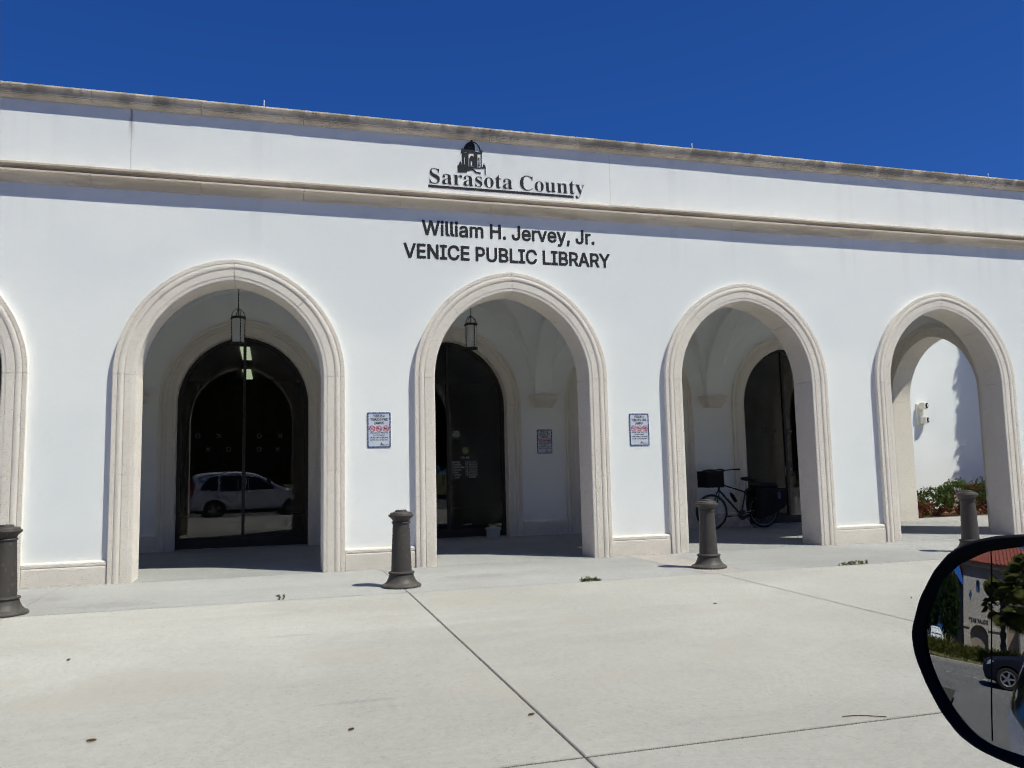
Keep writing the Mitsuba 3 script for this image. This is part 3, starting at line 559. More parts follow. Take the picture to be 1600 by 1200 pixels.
sign(5.425, 1.733, WALL_Y - 0.006, 'white blue-edged tobacco-free sign on the sunlit pier to the right of the middle arch')
sign(5.410, 1.735, BACK_Y - 0.006, 'white blue-edged tobacco-free sign on the shaded wall inside the arcade')

# ------------------------------------------------------------------ hanging lanterns
for cx, lab in ((ARCH_X[2], 'black hanging lantern with frosted cylinder above the door where the white car is reflected'), (ARCH_X[3], 'black hanging lantern with frosted cylinder inside the middle arch below the lettering')):
    k = thing('hanging_lantern', lab, 'lantern', 'hanging lanterns in the arcade'); x, y = cx - 0.035, 2.30; R = 0.100
    part(k, 'rod', cat([cyl((x, y, 3.575), (x, y, 4.40), 0.008, n=8), cyl((x, y, 4.375), (x, y, 4.40), 0.06, n=16)]), 'black_metal')
    part(k, 'glass_shade', mv(lathe([(0.086, 3.19), (0.086, 3.56)], 32), x, y), 'frosted_glass', smooth=True)
    part(k, 'diffuser', mv(lathe([(0.0, 3.195), (0.085, 3.195)], 24), x, y), 'frosted_glass')
    part(k, 'top_ring', mv(lathe([(0.075, 3.555), (R + 0.006, 3.555), (R + 0.010, 3.565), (R + 0.006, 3.590), (0.06, 3.597), (0.0, 3.60)], 32), x, y), 'black_metal')
    part(k, 'bottom_ring', mv(lathe([(0.080, 3.168), (R + 0.005, 3.168), (R + 0.007, 3.180), (R + 0.005, 3.196), (0.080, 3.196), (0.080, 3.168)], 32), x, y), 'black_metal')
    for q in range(4):
        a = math.radians(20 + 90*q); px, py = x + R*math.cos(a), y + R*math.sin(a)
        part(k, 'bar', cyl((px, py, 3.18), (px, py, 3.58), 0.006, n=8), 'black_metal')
        part(k, 'hoop', tube([(x + R*math.cos(t)*math.cos(a), y + R*math.cos(t)*math.sin(a), 3.585 + 0.125*math.sin(t)) for t in np.linspace(0, math.pi/2, 9)], 0.006, 6), 'black_metal')

# ------------------------------------------------------------------ lightning rods on the coping
for x, h, lab in ((0.331, 0.11, 'thin white lightning rod on the parapet nearest the left edge'), (6.478, 0.10, 'thin white lightning rod on the parapet right of the lettering'), (12.03, 0.09, 'thin white lightning rod on the parapet at the far right corner')):
    k = thing('lightning_rod', lab, 'lightning rod', 'lightning rods on the parapet')
    part(k, 'rod', cyl((x, 0.10, 5.885), (x, 0.10, 5.925 + h), 0.009, 0.006, n=8), 'galvanized'); part(k, 'foot', cyl((x, 0.10, 5.880), (x, 0.10, 5.900), 0.03, n=12), 'galvanized')

# ------------------------------------------------------------------ security light on the wing wall
k = thing('security_light', 'small cream twin-headed security light on the sunlit wall beyond the last arch', 'light')
part(k, 'backplate', cbx(16.02, 16.22, 6.47, 6.50, 2.12, 2.66), 'cream_metal')
for z, a in ((2.60, 0.5), (2.24, 0.62)):
    part(k, 'head', mv(cbx(-0.10, 0.10, -0.14, 0.0, -0.085, 0.085, 0.012), 16.13, 6.46, z, rz=a), 'cream_metal')
    hx, hy = 16.13 + 0.14*math.sin(a), 6.46 - 0.14*math.cos(a); dx, dy = math.sin(a), -math.cos(a)
    part(k, 'lens_ring', cyl((hx, hy, z), (hx + dx*0.03, hy + dy*0.03, z), 0.062, n=20), 'black_plastic')
    part(k, 'lens', cyl((hx + dx*0.028, hy + dy*0.028, z), (hx + dx*0.034, hy + dy*0.034, z), 0.036, n=16), 'lens_clear')

# ------------------------------------------------------------------ bicycle, facing left, on its stand by the back wall
k = thing('bicycle', 'dark bicycle with front basket and rear panniers standing in the shaded arcade', 'bicycle'); BY = 3.60
def wheel(parent, x, z, r):
    w = numbered(parent + '__wheel')
    t = trimesh.creation.torus(r - 0.021, 0.021, 48, 10); part(w, 'tyre', mv(t, x, BY, z, rx=math.pi/2), 'rubber', smooth=True)
    t = trimesh.creation.torus(r - 0.046, 0.009, 48, 8); part(w, 'rim', mv(t, x, BY, z, rx=math.pi/2), 'dull_silver', smooth=True)
    part(w, 'hub', cyl((x, BY - 0.05, z), (x, BY + 0.05, z), 0.022, n=12), 'dull_silver')
    sp = []
    for i in range(28):
        a = 2*math.pi*i/28; s = 0.03 if i % 2 else -0.03
        sp.append(cyl((x + 0.02*math.cos(a + 0.9), BY + s, z + 0.02*math.sin(a + 0.9)), (x + (r-0.05)*math.cos(a), BY, z + (r-0.05)*math.sin(a)), 0.0014, n=4, caps=False))
    part(w, 'spokes', cat(sp), 'dull_silver')
FH, RH, BB = (8.505, 0.338), (9.628, 0.338), (9.13, 0.262)
wheel(k, *FH, 0.336); wheel(k, *RH, 0.336)
P = lambda x, z, dy=0.0: (x, BY + dy, z)
part(k, 'frame', cat([cyl(P(8.735, 0.852), P(9.236, 0.695), 0.016), cyl(P(8.690, 0.735), P(*BB), 0.019), cyl(P(9.265, 0.745), P(*BB), 0.016), cyl(P(8.700, 0.905), P(8.668, 0.715), 0.021),
    *[cyl(P(9.235, 0.68, s*0.012), P(*RH, s*0.055), 0.009, n=8) for s in (-1, 1)], *[cyl(P(*BB, s*0.03), P(*RH, s*0.055), 0.010, n=8) for s in (-1, 1)], cyl(P(*BB, -0.035), P(*BB, 0.035), 0.024)]), 'black_metal', smooth=30)
part(k, 'fork', cat([tube([P(8.668, 0.72), P(8.655, 0.69, s*0.045), P(8.60, 0.52, s*0.052), P(*FH, s*0.052)], 0.011, 8) for s in (-1, 1)]), 'black_metal', smooth=30)
part(k, 'handlebar', cat([tube([P(8.70, 0.90), P(8.715, 1.05), P(8.705, 1.09)], 0.013, 8), *[tube([P(8.705, 1.09), P(8.70, 1.105, s*0.10), P(8.745, 1.125, s*0.24), P(8.86, 1.135, s*0.29), P(8.965, 1.13, s*0.30)], 0.011, 8) for s in (-1, 1)]]), 'black_metal', smooth=30)
for s in (-1, 1): part(k, 'grip', cyl(P(8.84, 1.134, s*0.288), P(8.968, 1.13, s*0.302), 0.018, n=12), 'rubber')
part(k, 'seat_post', cyl(P(9.262, 0.73), P(9.275, 0.93), 0.0135), 'dull_silver')
sd = trimesh.creation.icosphere(3, 1.0); sv = sd.vertices.copy(); wid = 0.035 + 0.07*np.clip((sv[:, 0] + 0.4)/1.2, 0, 1)
part(k, 'saddle', tm(np.stack([9.29 + sv[:, 0]*0.135, BY + sv[:, 1]*wid, 0.945 + sv[:, 2]*0.040 + 0.012*sv[:, 0]**2], 1), sd.faces), 'rubber', smooth=True)
part(k, 'chainring', mv(cyl((0, -0.006, 0), (0, 0.006, 0), 0.095, n=28), BB[0], BY - 0.055, BB[1]), 'black_metal')
part(k, 'chain_guard', cyl(P(9.16, 0.31, -0.075), P(9.36, 0.345, -0.075), 0.009), 'grey_steel')
for s in (-1, 1):
    ex, ez = BB[0] + s*0.165, BB[1] + s*0.03
    part(k, 'crank', cyl(P(BB[0], BB[1], -s*0.07), P(ex, ez, -s*0.08), 0.010, n=8), 'grey_steel'); part(k, 'pedal', cbx(ex - 0.045, ex + 0.045, BY - s*0.13 - 0.045, BY - s*0.13 + 0.045, ez - 0.012, ez + 0.012), 'rubber')
bk = numbered(k + '__basket')
part(bk, 'basket_body', cat([bx(8.34, 8.68, BY - 0.19, BY + 0.19, 0.80, 0.815), bx(8.332, 8.344, BY - 0.19, BY + 0.19, 0.80, 1.10), bx(8.676, 8.688, BY - 0.19, BY + 0.19, 0.80, 1.10), bx(8.335, 8.685, BY - 0.196, BY - 0.184, 0.80, 1.10), bx(8.335, 8.685, BY + 0.184, BY + 0.196, 0.80, 1.10)]), 'black_fabric')
part(bk, 'rim', tube([(8.336, BY - 0.19, 1.10), (8.684, BY - 0.19, 1.10), (8.684, BY + 0.19, 1.10), (8.336, BY + 0.19, 1.10), (8.336, BY - 0.19, 1.10)], 0.012, 8), 'black_metal')
r_ = np.random.default_rng(5); lump = trimesh.creation.icosphere(3, 1.0); lv = lump.vertices*(1 + 0.25*(meshkit.fbm(lump.vertices*2.2)[:, None] - 0.5))
part(bk, 'contents', tm(lv*[0.15, 0.16, 0.055] + [8.50, BY, 1.09], lump.faces), 'black_fabric', smooth=True)
part(k, 'rear_rack', cat([bx(9.32, 9.96, BY - 0.07, BY + 0.07, 0.735, 0.748), *[cyl(P(9.64, 0.35, s*0.075), P(9.72, 0.74, s*0.07), 0.006, n=6) for s in (-1, 1)]]), 'black_metal')
bag = Polygon([(9.40, 0.77), (10.02, 0.755), (10.035, 0.56), (9.995, 0.40), (9.86, 0.33), (9.66, 0.25), (9.47, 0.17), (9.385, 0.20), (9.365, 0.45)]).buffer(-0.03).buffer(0.03)
for s in (-1, 1):
    bm = m3.Manifold.extrude(cs(bag), 0.13).refine_to_length(0.04).to_mesh(); bv = np.array(bm.vert_properties[:, :3])
    q = np.abs(bv[:, 2]/0.065 - 1); cxy = bv[:, :2].mean(0); bulge = 1 - 0.07*q**3
    bv2 = np.c_[(bv[:, 0] - 9.68)*bulge + 9.68, BY + s*0.165 + (bv[:, 2] - 0.065) + s*0.02*(meshkit.noise(bv*9) - 0.5), (bv[:, 1] - 0.5)*bulge + 0.5]
    pn = part(k, 'pannier', tm(bv2, np.array(bm.tri_verts)), 'black_fabric', smooth=40)
    part(pn, 'reflective_patch', bx(9.80, 9.87, BY + s*0.235 - 0.006, BY + s*0.235 + 0.006, 0.55, 0.68), 'sign_blue')
part(k, 'top_bag', mv(cbx(-0.27, 0.27, -0.11, 0.11, 0, 0.10, 0.035), 9.66, BY, 0.748), 'black_fabric')
part(k, 'water_bottle', cat([cyl(P(8.945, 0.655), P(9.035, 0.515), 0.034, n=16), cyl(P(8.925, 0.687), P(8.947, 0.652), 0.02, n=12)]), 'black_plastic', smooth=30)
part(k, 'kickstand', cyl(P(9.20, 0.25, -0.05), P(9.33, 0.006, -0.15), 0.008, n=8), 'black_metal')

# ------------------------------------------------------------------ small white tub by the second door
k = thing('white_tub', 'small whitish tub on the arcade floor beside the door with opening hours', 'tub')
rows = []
for z, a, b in ((0.006, 0.105, 0.08), (0.17, 0.125, 0.10), (0.172, 0.140, 0.112), (0.19, 0.140, 0.112), (0.19, 0.122, 0.095), (0.03, 0.105, 0.08)):
    rows.append([(4.30 + a*math.copysign(abs(math.cos(t))**0.45, math.cos(t)), 3.97 + b*math.copysign(abs(math.sin(t))**0.45, math.sin(t)), z) for t in np.linspace(0, 2*math.pi, 32, endpoint=False)])
m = loft(rows); n = len(rows[0]); f = list(m.faces) + [[0, i+1, i] for i in range(1, n-1)] + [[5*n, 5*n+i, 5*n+i+1] for i in range(1, n-1)]
part(k, 'body', tm(m.vertices, f), 'white_plastic', smooth=35)
lump = trimesh.creation.icosphere(2, 1.0); part(k, 'bag_liner', tm(lump.vertices*(1 + 0.35*(meshkit.fbm(lump.vertices*2.4)[:, None] - 0.5))*[0.10, 0.075, 0.045] + [4.30, 3.97, 0.175], lump.faces), 'white_plastic', smooth=50)

# ------------------------------------------------------------------ weeds, fallen leaves, twig
def weed(x, y, n, w, h, seed, lab):
    k = thing('weed', lab, 'weed', 'weeds in the pavement joint'); r = np.random.default_rng(seed); pts, st = [], []
    for i in range(n):
        bx_, by_ = x + r.uniform(-w, w), y + r.uniform(-0.008, 0.008); hh = h*r.uniform(0.4, 1.0)*(1 - 0.5*abs(bx_ - x)/w); lean = r.normal(0, 0.35, 2)*hh
        st.append(cyl((bx_, by_, -0.012), (bx_ + lean[0], by_ + lean[1], hh), 0.0018, 0.001, n=4)); 
        for t in np.linspace(0.15, 1, 6): pts.append((bx_ + lean[0]*t, by_ + lean[1]*t, hh*t))
    part(k, 'stem', cat(st), 'leaf_olive'); part(k, 'leaf_tuft', leaves(r, pts, 0.028, 0.5), 'leaf_olive')
weed(0.555, -2.10, 5, 0.05, 0.075, 1, 'sparse upright weed sprig in the pavement joint before the arch with the car reflection')
weed(3.76, -2.145, 26, 0.115, 0.036, 2, 'low mat of weeds in the pavement joint before the middle arch')
weed(7.10, -2.145, 26, 0.20, 0.045, 3, 'low straggling weeds in the pavement joint near the car mirror')
def fallen(x, y, s, a, seed, lab):
    k = thing('fallen_leaf', lab, 'leaf', 'fallen leaves on the plaza'); r = np.random.default_rng(seed); u = np.linspace(-1, 1, 9); rows = []
    for t in u:
        w = 0.34*(1 - t*t)**0.7 + 0.01
        rows.append([(t*s, -w*s, 0.012 + 0.22*s*w), (t*s, 0, 0.004 + 0.10*s*t*t), (t*s, w*s, 0.012 + 0.30*s*w)])
    put_key = mv(loft(rows, False), x, y, slope(y) + 0.001, rz=a); scene[k] = mikit.ply(put_key, 'leaf_dry', smooth=True)
for q in ((-1.23, -4.95, 0.026, 0.5, 'small brown leaf on the left of the plaza beside a dark stain'), (1.75, -6.42, 0.018, 0.2, 'small reddish leaf near the crossing of the plaza joints'), (-0.85, -4.2, 0.020, 1.2, 'tiny brown leaf on the plaza below the first full arch'), (-0.35, -6.1, 0.022, 0.1, 'curled dark leaf low on the left of the plaza'), (4.25, -3.9, 0.018, 2.0, 'tiny brown leaf in the middle of the plaza'), (6.0, -4.3, 0.020, 0.9, 'tiny dry leaf on the plaza left of the car mirror'), (0.85, -6.35, 0.016, 0.4, 'small dry leaf on the plaza above the cross joint')):
    fallen(*q[:4], int(q[0]*100) % 97, q[4])
k = thing('twig', 'thin dry curved twig lying on the plaza joint left of the car mirror', 'twig')
part(k, 'stem', tube([(x, y, slope(y) + 0.005) for x, y in ((3.20, -6.96), (3.26, -6.965), (3.32, -6.985), (3.37, -7.02), (3.40, -7.035))], 0.0024, 6), 'leaf_dry')

# ------------------------------------------------------------------ shrubs in the bed
def shrub(x, y, rx, ry, h, n, seed, lab, mixr, sprigs=0):
    k = thing('shrub', lab, 'shrub', 'shrubs in the bed by the wing wall'); r = np.random.default_rng(seed)
    d = r.normal(size=(n, 3)); d /= np.linalg.norm(d, axis=1, keepdims=True); rad = r.uniform(0.45, 1.0, (n, 1))**0.6
    q = d*rad*(0.72 + 0.5*meshkit.noise(d*2.3 + seed)[:, None]); pts = q*[rx, ry, h*0.52] + [x, y, h*0.50]; pts = pts[pts[:, 2] > 0.02]
    red = (meshkit.fbm(pts*3.1, seed=seed) + 0.35*(0.5 - pts[:, 2]/h)) > mixr
    if red.any(): part(k, 'red_leaves', leaves(r, pts[red], 0.085, 0.5), 'leaf_red')
    if (~red).any(): part(k, 'green_leaves', leaves(r, pts[~red], 0.085, 0.5), 'leaf_green')
    st = [cyl((x + r.normal(0, 0.05), y + r.normal(0, 0.05), -0.01), tuple(pts[r.integers(len(pts))]), 0.008, 0.004, n=5) for _ in range(14)]
    if sprigs:
        sp = []
        for i in range(sprigs):
            bx_, by_ = x + r.uniform(-rx, rx)*0.8, y + r.uniform(-ry, ry)*0.6; hh = h*r.uniform(1.1, 1.6); ln = r.normal(0, 0.1, 2)
            st.append(cyl((bx_, by_, 0.1), (bx_ + ln[0], by_ + ln[1], hh), 0.006, 0.003, n=5)); sp += [(bx_ + ln[0]*t, by_ + ln[1]*t, 0.1 + (hh - 0.1)*t) for t in np.linspace(0.45, 1, 14)]
        part(k, 'sprig_leaves', leaves(r, sp, 0.09, 0.32), 'leaf_green')
    part(k, 'stems', cat(st), 'bark')
shrub(13.95, 4.62, 0.50, 0.42, 0.46, 800, 11, 'low reddish shrub with a few tall sprigs beside the last arch jamb', 0.44, 7)
shrub(14.75, 4.75, 0.50, 0.45, 0.60, 850, 12, 'green shrub with pale leaf tips next to the sprigs beyond the last arch', 0.56)
shrub(15.5, 4.78, 0.62, 0.50, 0.78, 1350, 13, 'tallest red and green shrub in the middle of the bed beyond the last arch', 0.47)
shrub(16.45, 4.85, 0.60, 0.50, 0.78, 1250, 14, 'red and green shrub behind the rightmost bollard', 0.48)
shrub(17.4, 4.95, 0.60, 0.50, 0.88, 1300, 15, 'darker green shrub at the right end of the bed beyond the last arch', 0.58)
# columnar tree whose shade falls on the wing wall (it stands to the right, behind the front wall)
def leafy(name, lab, x, y, z0, h, rx, n, size, seed, mat, trunk, conic=0.0, group=None):
    k = thing(name, lab, 'tree', group); r = np.random.default_rng(seed)
    d = r.normal(size=(n, 3)); d /= np.linalg.norm(d, axis=1, keepdims=True); rad = r.uniform(0.15, 1.0, (n, 1))**0.5
    q = d*rad*(0.70 + 0.65*meshkit.fbm(d*2.0 + seed*1.7)[:, None]); taper = 1 - conic*np.clip(q[:, 2:3]*0.5 + 0.5, 0, 1)
    pts = q*np.c_[rx*taper, rx*taper, np.full((n, 1), h*0.5)] + [x, y, z0 + h*0.5]; pts = pts[(pts[:, 2] > trunk*0.7)]
    part(k, 'crown', leaves(r, pts, size, 0.55), mat)
    lim = [cyl((x, y, -0.3), (x + 0.05, y, z0 + h*0.55), 0.02*h, 0.008*h, n=10)]
    for i in range(9):
        a = r.uniform(0, 6.28); zz = z0 + h*r.uniform(0.1, 0.5); lim.append(cyl((x, y, zz), (x + rx*0.7*math.cos(a), y + rx*0.7*math.sin(a), zz + h*0.2), 0.008*h, 0.003*h, n=6))
    part(k, 'trunk', cat(lim), 'bark'); return k
leafy('columnar_tree', 'dark columnar evergreen tree beside the wing wall', 20.72, 4.6, -2.5, 15.0, 1.0, 16000, 0.20, 21, 'leaf_dark', 0.3)

# ------------------------------------------------------------------ cars
def car(name, lab, cat_, sil, half, belt, roof, pos, rz, paint, wheelbase, wr, windows, screens, lamps, tumble=0.27, skip_mirror=False, step=0.09):
    """side silhouette (x forward from the rear axle, z up from the road) extruded, then warped: plan taper at the ends, tumblehome above the belt"""
    k = thing(name, lab, cat_)
    x0, x1 = min(p[0] for p in sil), max(p[0] for p in sil); xm, hl = (x0 + x1)/2, (x1 - x0)/2
    def warp(v):
        x, y, z = v[:, 0], v[:, 1], v[:, 2]
        e = np.clip((np.abs(x - xm)/hl - 0.62)/0.38, 0, 1); w = half*(1 - 0.17*e**2.2)
        w = w*(1 - 0.05*np.clip((0.75 - z)/0.5, 0, 1)**1.5)*(1 - tumble*np.clip((z - belt)/(roof - belt), 0, 1.2)**1.15)
        zz = z - np.where(z > belt*0.85, 0.055*np.abs(np.clip(y, -1, 1))**3.5, 0)
        return np.stack([x - np.sign(x - xm)*0.11*e*np.abs(np.clip(y, -1, 1))**2.5, y*w, zz], 1)
    def place(v, f):
        return mv(tm(v, f), *pos, rz=rz)
    def solid(poly, y0, y1, st):
        M = m3.Manifold.extrude(cs(poly), y1 - y0).refine_to_length(st)
        q = M.to_mesh(); v = np.array(q.vert_properties[:, :3], float)
        return np.stack([v[:, 0], y1 - v[:, 2], v[:, 1]], 1), np.array(q.tri_verts)
    P_ = Polygon(sil).buffer(0); arch = unary_union([Point(0, wr).buffer(wr + 0.05, 24), Point(wheelbase, wr).buffer(wr + 0.05, 24)])
    shell = P_.buffer(-0.05).buffer(0.05).difference(arch)
    shell = max(getattr(shell, 'geoms', [shell]), key=lambda g: g.area)
    def piece(nm, poly, ys, mat, st=step, sm=35, lab2=None):
        ms = []
        for y0, y1 in ys:
            for g in getattr(poly, 'geoms', [poly]):
                v, f = solid(g, y0, y1, st); ms.append(place(warp(v), f))
        part(k, nm, cat(ms), mat, smooth=sm, label=lab2)
    piece('body', shell, [(-1, 1)], paint)
    v, f = solid(P_.difference(arch.buffer(0.3)).buffer(-0.06) if False else P_.buffer(-0.09), -0.62, 0.62, 0.3); part(k, 'underbody', place(warp(v), f), 'dark_void')
    for w_ in windows: piece('window', Polygon(w_).buffer(-0.01).buffer(0.01), [(1.0, 1.007)], 'car_window', 0.06); piece('window', Polygon(w_).buffer(-0.01).buffer(0.01), [(-1.007, -1.0)], 'car_window', 0.06)
    for nm, (a, b), yw in screens:
        a, b = np.array(a), np.array(b); d = (b - a)/np.linalg.norm(b - a); nrm = np.array([-d[1], d[0]])
        if nrm[1] < 0: nrm = -nrm
        q = Polygon([a - nrm*0.01, b - nrm*0.01, b + nrm*0.006, a + nrm*0.006]); piece(nm, q, [(-yw, yw)], 'car_window', 0.08)
    for nm, poly, mat in lamps: piece(nm, Polygon(poly), [(0.62, 1.006)], mat, 0.05); piece(nm, Polygon(poly), [(-1.006, -0.62)], mat, 0.05)
    lo = [p for p in sil]; zs = min(p[1] for p in sil)
    sill = P_.intersection(sbox(x0, zs - 0.02, x1, zs + 0.13)).difference(arch.buffer(0.01))
    piece('lower_trim', sill, [(0.985, 1.012), (-1.012, -0.985)], 'black_plastic', 0.12)
    for sx_ in (0, wheelbase):
        for s in (1, -1):
            w = numbered(k + '__wheel'); yc = s*(half - 0.125)
            prof = [(wr*0.62, -0.105), (wr*0.90, -0.110), (wr*0.985, -0.085), (wr, -0.05), (wr, 0.05), (wr*0.985, 0.085), (wr*0.90, 0.110), (wr*0.62, 0.105)]
            def at(m): return mv(mv(m, rx=math.pi/2), *(np.array([sx_*math.cos(rz) - yc*math.sin(rz), sx_*math.sin(rz) + yc*math.cos(rz), wr]) + np.array(pos)), rz=0) if False else mv(mv(mv(m, rx=-math.pi/2*s), sx_, yc, wr), *pos, rz=rz)
            part(w, 'tyre', at(lathe(prof, 40)), 'rubber', smooth=35)
            sp = [lathe([(wr*0.56, 0.06), (wr*0.66, 0.112), (wr*0.63, 0.115), (wr*0.54, 0.08)], 40), cyl((0, 0, 0.05), (0, 0, 0.10), wr*0.17, n=16)]
            for i in range(5):
                b_ = bx(-wr*0.085, wr*0.085, wr*0.12, wr*0.60, 0.075, 0.10); sp.append(mv(b_, rz=2*math.pi*i/5 + 0.3))
            part(w, 'rim', at(cat(sp)), 'dull_silver', smooth=30); part(w, 'brake_disc', at(cyl((0, 0, -0.02), (0, 0, 0.03), wr*0.6, n=24)), 'dark_void')
    for i, w_ in enumerate(windows[:2] if len(windows) > 1 else windows):
        cx = sum(p[0] for p in w_)/len(w_) - 0.3
        for s in (1, -1):
            hh = Polygon([(cx, belt - 0.14), (cx + 0.2, belt - 0.135), (cx + 0.2, belt - 0.105), (cx, belt - 0.11)]); piece('door_handle', hh, [(1.0, 1.028)] if s > 0 else [(-1.028, -1.0)], paint, 0.1)
    return k, place
SUV_SIL = [(-0.83, 0.30), (-0.92, 0.42), (-0.94, 0.72), (-0.90, 0.95), (-0.86, 1.08), (-0.70, 1.42), (-0.58, 1.56), (-0.35, 1.62), (0.10, 1.655), (0.70, 1.665), (1.15, 1.63), (1.45, 1.56), (1.80, 1.38), (2.25, 1.10), (2.45, 1.04), (2.90, 0.98), (3.25, 0.88), (3.42, 0.74), (3.46, 0.52), (3.40, 0.34), (3.28, 0.26), (1.3, 0.245), (-0.6, 0.26)]
SUV_Y, SUV_A = -11.40, 0.115
SUV, suv_place = car('white_suv', 'white sport utility car parked at the kerb, mirrored in the first glass door', 'car', SUV_SIL, 0.905, 1.04, 1.66, (0.467 - 1.367*math.cos(SUV_A), SUV_Y + 1.367*math.sin(SUV_A), -0.268), -SUV_A, 'car_white', 2.62, 0.34,
    [[(1.02, 1.06), (1.98, 1.09), (1.80, 1.25), (1.42, 1.50), (1.06, 1.56)], [(0.18, 1.045), (0.95, 1.06), (0.97, 1.56), (0.55, 1.585), (0.20, 1.575)], [(-0.52, 1.12), (0.10, 1.055), (0.12, 1.57), (-0.10, 1.55), (-0.38, 1.32)]],
    [('windscreen', ((1.50, 1.53), (2.20, 1.13)), 0.86), ('rear_window', ((-0.86, 1.12), (-0.67, 1.46)), 0.80)],
    [('headlight', [(2.95, 0.92), (3.36, 0.80), (3.42, 0.72), (3.10, 0.78)], 'lens_clear'), ('tail_light', [(-0.92, 0.82), (-0.80, 0.86), (-0.66, 1.30), (-0.74, 1.36), (-0.90, 1.02)], 'lens_red')])
# door mirror of the car: housing, glass with a curved outer part and a parting line, arm to the door
MIR, MN = np.array([0.922, -10.154, 1.072]), np.array([-0.912, -0.398, 0.098]); MN = MN/np.linalg.norm(MN)
ME1 = np.cross([0, 0, 1.0], MN); ME1 /= np.linalg.norm(ME1); ME2 = np.cross(MN, ME1)
def mirror_pt(u, v, w): return MIR + np.outer(u, ME1) + np.outer(v, ME2) + np.outer(w, MN)
G_IN = [(0.0213, 0.0590), (0.0002, 0.0546), (-0.0168, 0.0455), (-0.0290, 0.0334), (-0.0378, 0.0148), (-0.0418, -0.0008), (-0.0412, -0.0113), (-0.0385, -0.0221), (-0.0325, -0.0341), (-0.0225, -0.0478), (-0.0112, -0.0583), (-0.0016, -0.0624), (0.0160, -0.0645)]
H_IN = [(0.0259, 0.0683), (0.0081, 0.0666), (-0.0084, 0.0625), (-0.0219, 0.0545), (-0.0316, 0.0423), (-0.0417, 0.0229), (-0.0476, 0.0017), (-0.0477, -0.0050), (-0.0458, -0.0158), (-0.0392, -0.0319), (-0.0303, -0.0483), (-0.0200, -0.0602), (-0.0091, -0.0664), (0.0030, -0.0696), (0.0122, -0.0715), (0.0205, -0.0724)]
G_RING = Polygon(G_IN + [(0.055, -0.066), (0.105, -0.060), (0.124, -0.048), (0.130, -0.020), (0.128, 0.025), (0.118, 0.052), (0.098, 0.062), (0.055, 0.064)]).buffer(-0.006).buffer(0.0155, 8).buffer(-0.006, 8)
H_RING = Polygon(H_IN + [(0.060, -0.076), (0.112, -0.070), (0.134, -0.058), (0.141, -0.022), (0.139, 0.030), (0.128, 0.060), (0.102, 0.071), (0.060, 0.0715)]).buffer(-0.010).buffer(0.0225, 8).buffer(-0.010, 8)
def ring_pts(poly, n=120):
    L = poly.exterior; return np.array([L.interpolate(t, normalized=True).coords[0] for t in np.linspace(0, 1, n, endpoint=False)])
def align(r): return np.roll(r, -int(np.argmin(np.abs(np.arctan2(r[:, 1], r[:, 0] - 0.045) - math.pi*0.999))), 0)
# glass as a grid with its own curvature, clipped to the ring
mg = m3.Manifold.extrude(cs(G_RING.buffer(0.0035)), 0.001).refine_to_length(0.0025).to_mesh()
gv, gf = np.array(mg.vert_properties[:, :3], float), np.array(mg.tri_verts)
top = gv[:, 2] > 0.0005; keep = top[gf].all(1); ids = np.unique(gf[keep]); remap = -np.ones(len(gv), int); remap[ids] = np.arange(len(ids)); gv, gf = gv[ids], remap[gf[keep]]
RV, RL, RR = 1.15, 0.40, 1.15
sag = -(gv[:, 1]**2)/(2*RV) - np.where(gv[:, 0] < 0, gv[:, 0]**2/(2*RL), gv[:, 0]**2/(2*RR))
mir = numbered(SUV + '__door_mirror')
gp = mirror_pt(gv[:, 0], gv[:, 1], sag)
ga = np.stack([gv[:, 0]/np.where(gv[:, 0] < 0, RL, RR), gv[:, 1]/RV], 1); nn = MN + ga[:, :1]*ME1 + ga[:, 1:]*ME2; nn /= np.linalg.norm(nn, axis=1, keepdims=True)
path = meshkit.write_ply((gp, gf), False, normals=nn)
scene[numbered(mir + '__glass')] = {'type': 'ply', 'filename': path, 'face_normals': False, 'bsdf': {'type': 'ref', 'id': 'mirror_glass'}}
ln = np.array([(0.0017, 0.0585), (0.0017, 0.0424), (-0.0016, -0.0392), (-0.0024, -0.0625)]); lz = -(ln[:, 1]**2)/(2*RV) + 0.0006
part(mir, 'parting_line', tube(list(mirror_pt(ln[:, 0], ln[:, 1], lz)), 0.00045, 6), 'black_plastic')
rh, rg = align(ring_pts(H_RING)), align(ring_pts(G_RING)); cen = np.array([0.045, -0.002])
def rowp(r, w, s=1.0): q = cen + (r - cen)*s; return mirror_pt(q[:, 0], q[:, 1], np.full(len(q), w))
def mixr(t): return rh*(1 - t) + rg*t
rows = [rowp(rg, -0.010, 1.004), rowp(rg, -0.001), rowp(mixr(0.88), 0.002), rowp(mixr(0.62), 0.0050), rowp(mixr(0.32), 0.0065), rowp(mixr(0.10), 0.0052), rowp(rh, 0.001), rowp(rh, -0.012, 1.004), rowp(rh, -0.035, 0.985), rowp(rh, -0.060, 0.90), rowp(rh, -0.078, 0.74), rowp(rh, -0.088, 0.50), rowp(rh, -0.091, 0.20), rowp(rh, -0.0912, 0.02)]
part(mir, 'housing', loft(rows), 'black_plastic', smooth=50)
part(mir, 'back_plate', loft([rowp(rg, -0.0095, 1.0), rowp(rg, -0.0095, 0.02)]), 'black_plastic')
e_ = mirror_pt(np.array([0.11]), np.array([-0.055]), np.array([-0.03]))[0]
part(mir, 'arm', cat([cyl(e_, (1.02, -10.53, 0.86), 0.035, 0.045, n=20), mv(cbx(-0.11, 0.11, -0.05, 0.05, -0.05, 0.05, 0.02), 1.03, -10.53, 0.84)]), 'black_plastic', smooth=40)

